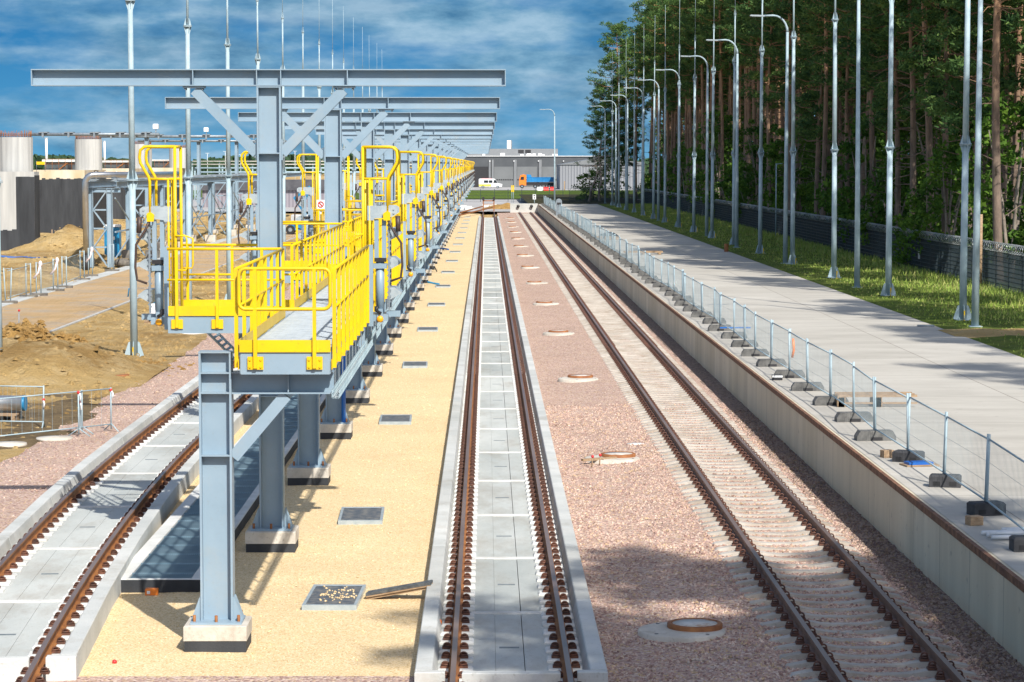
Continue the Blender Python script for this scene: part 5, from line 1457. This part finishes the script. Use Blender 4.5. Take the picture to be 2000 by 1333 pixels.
for a in (-.95, .95):
    for b in (-.9, .9):
        q = MB(); q.tube([(a,b-.16,.45),(a,b+.16,.45)], .45, 16); q.mi = 1; q.tube([(a,b-.17,.45),(a,b+.17,.45)], .2, 12); q.build('wheel', [rubber, steel_dk], t)
m = MB(); m.bbox(-.9,1.2,-.7,.7,1.05,1.9,.1); m.build('turret', M('pale_grey_cover', (.4,.42,.43), (.5,.52,.53), 2, .5), t)
m = MB(); m.beam((.6,0,1.7),(-.6,0,3.6),.28,.3,up=(0,1,0)); m.beam((-.6,.25,3.5),(.9,.25,4.6),.24,.26,up=(0,1,0)); m.beam((.9,.1,4.6),(.5,.1,3.4),.2,.2,up=(0,1,0)); m.build('boom', blue_l, t)
m = MB(); 
for zz in (3.0,3.5,4.0): m.tube([(-.1,-.4,zz),(1.0,-.4,zz),(1.0,.4,zz),(-.1,.4,zz)], .025, 5, closed=True)
m.box(-.1,1.0,-.4,.4,2.93,2.98); m.build('basket', steel_dk, t)

# corrugated shed and pale tank-farm pipework farther off
def corr(name, c1, c2, sx):
    m, nt, b = nodes(name); b.inputs['Roughness'].default_value = .5
    wv = nt.nodes.new('ShaderNodeTexWave'); wv.bands_direction = 'X'; wv.inputs['Scale'].default_value = sx
    nt.links.new(pos(nt), wv.inputs['Vector']); col = ramp(nt, wv.outputs['Fac'], [(.2, c1), (.8, c2)]); nt.links.new(col, b.inputs['Base Color'])
    bump(nt, b, wv.outputs['Fac'], .6, .08); return m
shed_m = corr('corrugated_lilac', (0.22,0.20,0.23), (0.29,0.27,0.30), .55)
t = thing('long_shed', 'long lilac-grey corrugated shed with a dark roof band behind the rack', 'shed', (0, D(384), 0)); x0, x1 = gx(395, 384), gx(640, 384)
m = MB(); m.box(x0, x1, 0, 12, -.5, H0-(372-VY)*384/F); m.build('wall', shed_m, t); zr = H0-(372-VY)*384/F
m = MB(); m.box(x0-.3, x1+.3, -.5, 12.3, zr+.003, H0-(352-VY)*384/F); m.build('roof_band', M('dark_cladding', (.06,.06,.07), (.1,.1,.11), 1, .5), t)
for k, (v, d, u0, u1, th, lab) in enumerate(((316, 560, 375, 905, .22, 'highest pale pipeline before the far treeline'), (322, 520, 375, 905, .2, 'second pale pipeline, above the shed'), (329, 480, 380, 800, .28, 'third pale pipeline, just above the shed roof'), (337, 450, 385, 760, .25, 'lowest pale pipeline behind the rack'))):
    z = H0 - (v-VY)*d/F; x0, x1 = gx(u0, d), gx(u1, d); t = thing('pipeline', lab, 'pipeline', (0, D(d), z), 0, 'pale pipelines of the far tank farm')
    m = MB(); m.tube([(x0,0,0),(x1,0,0)], th/2, 8); m.tube([(x0,.9,.1),(x1,.9,.1)], th/3, 8); m.build('pipe', conc_warm if k < 2 else galv, t)
    m = MB(); n = int((x1-x0)/6)
    for i in range(n+1): xx = x0+(x1-x0)*i/n; m.box(xx-.15, xx+.15, .3, .6, -z-.3, -th*.6)
    m.build('supports', galv, t)
for k, u in enumerate((405, 440, 470, 576, 690, 720)):
    m = MB(); z = H0 + (321-(300, 297, 303, 296, 300, 304)[k])*600/F; m.tube([(0,0,0),(0,0,z)], .05, 6); m.box(-.45,.45,-.1,.1,z,z+.08)
    tag(m.build('light_pole', white_p, None, (gx(u, 600), D(600), 0)), ordn(k).replace('nearest', 'first') + ' thin white light pole on the left horizon, counted from the left', 'light pole', 'light poles of the far tank farm')

# ------------------------------------------------------------------ far end
clad = M('grey_cladding', (0.065,0.072,0.08), (0.085,0.092,0.10), .3, .5); clad2 = M('pale_cladding', (0.17,0.18,0.19), (0.20,0.21,0.22), .3, .5); doorm = M('door_grey', (0.14,0.15,0.155), (0.165,0.175,0.18), .4, .5)
dB = 700; yB = D(dB); X = lambda u: gx(u, dB); Zv = lambda v: H0 - (v-VY)*dB/F
t = thing('warehouse', 'long dark grey warehouse with roller doors at the far end', 'warehouse', (0, yB, 0))
zt = Zv(306); x0, x1 = X(760), X(1230)
m = MB(); m.box(x0, x1, 0, 60, -.3, zt); m.build('wall', clad, t)
m = MB(); m.box(x0-.1, x1+.1, -.35, 60.2, zt+.003, zt+.16); m.build('roof_edge', white_p, t)
m = MB(); m.box(X(890), X(1095), 25, 58, zt+.254, Zv(290)); m.build('upper_storey', clad2, t)
ds = ((918, 954, 1), (965, 1003, 0), (1010, 1049, 0), (1059, 1096, 0))
for a, b, op in ds:
    m = MB(); m.mi = 1 if op else 0; m.box(X(a), X(b), -.05, -.003, 0, Zv(326))  # open bay is a black panel standing in for the unlit interior
    m.mi = 1
    if not op:
        for i in range(9): q = X(a) + (X(b)-X(a))*(i+.5)/9; m.box(q-.22, q+.22, -.07, -.052, 1.9, 2.25)
    m.build('roller_door_bay', [doorm, black], t)
    m = MB(); m.box(X(a)-.9, X(a)-.1, -.35, -.003, -.1, zt-.9) if not op else m.box(X(b)+.1, X(b)+.9, -.35, -.003, -.1, zt-.9); m.build('pilaster', clad2, t)
m = MB()
for u in (957, 1004, 1052, 1101): m.bbox(X(u)-.14, X(u)+.14, -.4, -.003, Zv(316), Zv(314), .05)
m.build('wall_lamps', white_p, t)
m = MB(); m.box(X(992), X(1000), 26, 29, Zv(290), Zv(273)); m.mi = 1; m.box(X(1000)+.01, X(1002), 26.1, 28.9, Zv(290), Zv(273)-.01); m.build('roof_stack', [white_p, clad2], t)
m = MB(); r = random.Random(14)
for u in (945, 982, 1020, 1034, 1044, 1056, 1062, 1085): q = r.uniform(.3,.8); m.bbox(X(u)-q, X(u)+q, 4, 5.5, zt+.255, zt+.4+r.uniform(.1,.6), .1)
m.mi = 1
for u in (1013, 1027): m.box(X(u), X(u)+1.6, 8, 11, zt+.9, zt+1.9)
m.build('roof_plant', [white_p, black], t)
dS = 640; X2 = lambda u: gx(u, dS)
t = thing('corrugated_shed', 'lighter grey corrugated shed with a shallow roof beside the forest', 'shed', (0, D(dS), 0))
cg = corr('corrugated_grey', (0.17,0.18,0.20), (0.26,0.27,0.29), .42)
m = MB(); m.box(X2(1094), X2(1260), 0, 30, -.3, H0+1*dS/F-.3); m.build('wall', cg, t)
m = MB(); m.prism([(X2(1094)-.2, H0-.15), (X2(1260), H0-.15), (X2(1260), H0+.5), (X2(1160), H0+1.4)], lambda a, b, q: (a, q, b), -.3, 30.3); m.build('roof', clad2, t)
# delivery van
van_w = M('van_white', (0.72,0.73,0.74), (0.8,0.81,0.82), 1, .3)
t = thing('delivery_van', 'white van with a yellow side stripe parked before the warehouse', 'van', (gx(958, 668), D(668), 0))
m = MB(); m.prism([(-3.1,.45),(3.1,.45),(3.15,1.15),(2.05,1.35),(1.35,2.35),(1.0,2.6),(-2.9,2.6),(-3.1,2.4)], lambda a, b, q: (a, q, b), -.98, .98); m.build('body', van_w, t)
m = MB(); m.prism([(1.95,1.42),(1.40,2.22),(.95,2.22),(.75,1.42)], lambda a, b, q: (a, q, b), -.992, -.983); m.box(-.45,.55,-.992,-.983,1.45,2.15); m.box(-1.75,-.6,-.992,-.983,1.45,2.15); m.build('windows', glass_dk, t)
m = MB(); m.box(-3.08,.2,-.995,-.984,.55,1.1); m.build('side_stripe', M('stripe_yellow', (.55,.5,.05), (.62,.56,.08), 2, .5), t)
m = MB(); m.box(-2.4,.4,-.6,.6,2.605,2.68); m.build('roof_rack', red_p, t)
for xx in (-2.0, 1.95):
    for yy in (-.9, .9): m = MB(); m.tube([(xx,yy-.12,.38),(xx,yy+.12,.38)], .38, 14); m.mi = 1; m.tube([(xx,yy-.13,.38),(xx,yy+.13,.38)], .2, 10); m.build('wheel', [rubber, galv_lt], t)
m = MB(); m.box(3.1,3.2,-.95,.95,.4,.65); m.build('bumper', black, t)
m = MB(); [m.bbox(3.02,3.14,s*.7-.15,s*.7+.15,.85,1.08,.02) for s in (-1, 1)]; m.build('headlights', glass_dk, t)
# dump truck
t = thing('dump_truck', 'dump truck with orange cab and blue tipper body by the warehouse', 'truck', (gx(1047, 668), D(668), 0))
cabx = -4.4
m = MB(); m.prism([(-4.5,.8),(-2.6,.8),(-2.6,3.55),(-3.3,3.7),(-4.2,3.5),(-4.5,2.2)], lambda a, b, q: (a, q, b), -1.2, 1.2); m.build('cab', orange_p, t)
m = MB(); m.prism([(-4.2,2.25),(-3.2,2.25),(-3.2,3.1),(-4.0,3.1)], lambda a, b, q: (a, q, b), -1.212, -1.203); m.prism([(-4.515,2.3),(-4.50,2.3),(-4.23,3.35),(-4.25,3.35)], lambda a, b, q: (a, q, b), -1.0, 1.0); m.build('windows', glass_dk, t)
m = MB(); m.prism([(-2.4,1.7),(5.0,1.7),(5.2,2.9),(-1.1,2.95),(-1.4,3.65),(-2.5,3.7)], lambda a, b, q: (a, q, b), -1.22, 1.22)
for i in range(9): m.beam((-2.0+.75*i,-1.27,1.75),(-1.8+.75*i,-1.27,2.9),.14,.1,up=(0,1,0))
m.box(-2.4,5.15,-1.32,-1.22,2.85,3.0); m.build('tipper_body', M('tipper_blue', (.012,.17,.42), (.02,.23,.52), 1, .4), t)
m = MB(); m.box(-4.4,5.0,-.9,.9,.75,1.6); m.build('chassis', black, t)
for xx in (-3.7,-.2,1.2,2.9,4.2):
    for yy in (-1.05, 1.05): m = MB(); m.tube([(xx,yy-.16,.52),(xx,yy+.16,.52)], .52, 14); m.mi = 1; m.tube([(xx,yy-.17,.52),(xx,yy+.17,.52)], .25, 10); m.build('wheel', [rubber, steel_dk], t)
# barriers and posts before the yard
for k, (u0, u1, c, lab) in enumerate(((1050, 1060, white_p, 'white plastic road barrier left of the red ones'), (1062, 1072, red_p, 'left red plastic road barrier behind the lone lamp post'), (1075, 1084, red_p, 'right red plastic road barrier behind the lone lamp post'))):
    m = MB(); x0, x1 = gx(u0, 612), gx(u1, 612); m.prism([(-.3,0),(.3,0),(.3,.2),(.12,.55),(.1,.95),(-.1,.95),(-.12,.55),(-.3,.2)], lambda a, b, q: (q, a, b), x0, x1); tag(m.build('road_barrier', c, None, (0, D(612), -.05)), lab, 'barrier')
t = thing('marker_posts', 'pair of yellow marker boards on posts behind the buffer stop', 'marker', (gx(1001.5, 430), D(430), -.18))
for dx in (-.14, .14):
    m = MB(); m.tube([(dx,0,0),(dx,0,2.6)], .04, 6); m.build('post', galv, t); m = MB(); m.box(dx-.1,dx+.1,-.06,-.041,1.85,3.0); m.build('board', yellow, t)
m = MB(); m.lathe([(.12,0),(.12,1.6),(.0001,1.65)], 10); bme = m.mesh('bollard', yellow)
tag(put('bollard', bme, None, (gx(920, 650), D(650), 0)), 'yellow bollard left of the white van', 'bollard')
m = MB(); m.lathe([(.15,0),(.15,2.2),(.0001,2.25)], 10); tag(m.build('timber_post', wood, None, (gx(1103, 620), D(620), 0)), 'pale timber post in front of the corrugated shed', 'post')
# light mesh fence across the far lawn
t = thing('far_mesh_fence', 'thin grey mesh fence crossing in front of the far lawn', 'fence', (0, D(440), -.18))
x0, x1 = gx(885, 440), gx(1100, 440); m = MB()
for i in range(9): xx = x0+(x1-x0)*i/8; m.box(xx-.04, xx+.04, -.04, .04, 0, 2.3)
m.build('posts', fence_m, t); m = MB()
for z in (.1,.6,1.1,1.6,2.1): m.box(x0, x1, -.012, .012, z, z+.03)
m.build('wires', fence_m, t)
# dug ground and blocks at the track end
for k, (u, v, q, lab) in enumerate(((955, 404, 1.6, 'white concrete blocks piled at the end of the centre track'), (1030, 392, 1.3, 'pale crate behind the stop wall'), (912, 409, .9, 'white bag lying by the far gantry end'))):
    m = MB(); r = random.Random(k)
    for i in range(4): a, b = r.uniform(-q, q)*.7, r.uniform(-.6,.6); m.bbox(a-.5, a+.5, b-.3, b+.3, 0, r.uniform(.3,.75), .04)
    tag(m.build(('concrete_blocks','crate','white_bag')[k], conc_white, None, (*gp(u, v, -.1), -.2)), lab, ('blocks','crate','bag')[k])
m = MB(); m.grid(frange(-4, 5, .5), frange(-4, 4, .5), lambda x, y: .9*math.exp(-((x/2.6)**2+(y/2)**2))*(1+.4*fn(x, y, .8)) - .1)
tag(m.build('dirt_mound', pile_m, None, (gx(985, 372), D(372), -.18)), 'low tan dirt mound beside the concrete stop wall', 'mound')
t = thing('signal_board', 'small black and white signal board behind the stop wall', 'sign', (gx(1044, 366), D(366), .3)); m = MB(); m.tube([(0,.03,-.4),(0,.03,1.3)], .035, 6); m.build('post', galv, t)
m = MB(); m.box(-.24,.24,0,.02,1.0,1.75); m.build('board', white_p, t); m = MB(); m.box(-.12,.12,-.012,-.002,1.5,1.65); m.box(-.05,.05,-.012,-.002,1.1,1.4); m.build('symbol', black, t)
# far wooded horizon
g = random.Random(99); m = MB()
for i in range(2600):
    x = g.uniform(-620, 250); d = g.uniform(1500, 1750); h = 9 + 5*MN.noise(V((x*.012, 3, 0))) + g.uniform(-1.5, 1.5) + (4 if -90 < x < 10 else 0)
    s = g.uniform(2.5, 5)
    for q in range(3):
        a = g.uniform(0, 3.14); z = h*(.25+.3*q)
        m.add([(x-s*math.cos(a), d-s*math.sin(a), z-2), (x+s*math.cos(a), d+s*math.sin(a), z-2), (x+s*.6*math.cos(a), d, z+2.4), (x-s*.6*math.cos(a), d, z+1.8)], [(0,1,2,3)])
tag(m.build('distant_wood', leafmat('far_leaves', (0.03,0.07,0.045), (0.04,0.09,0.05), (0.06,0.11,0.055))), 'dark far-off wood along the left horizon', 'wood', kind='stuff')

def pk6(g):
    x = -14.9 + g.gauss(0, 1.9); y = D(83) + g.gauss(0, 2.0)
    lx, ly = x + 14.9, y - D(83)
    z = pz(lx, ly, 2.4, 2.6, 1.55, 3) + .14*abs(fn(lx, ly, 3.3, 1)) + .08*fn(lx, ly, 6, 1) + .8*math.exp(-((lx+3)**2/2.6+(ly-.6)**2/4)) - .36
    return (x, y, max(z, -.36) - .02)
scatter('pile_clods', pile_m, 4200, pk6, .03, .15, 'clods lying over the big yellow sand heap', 6)
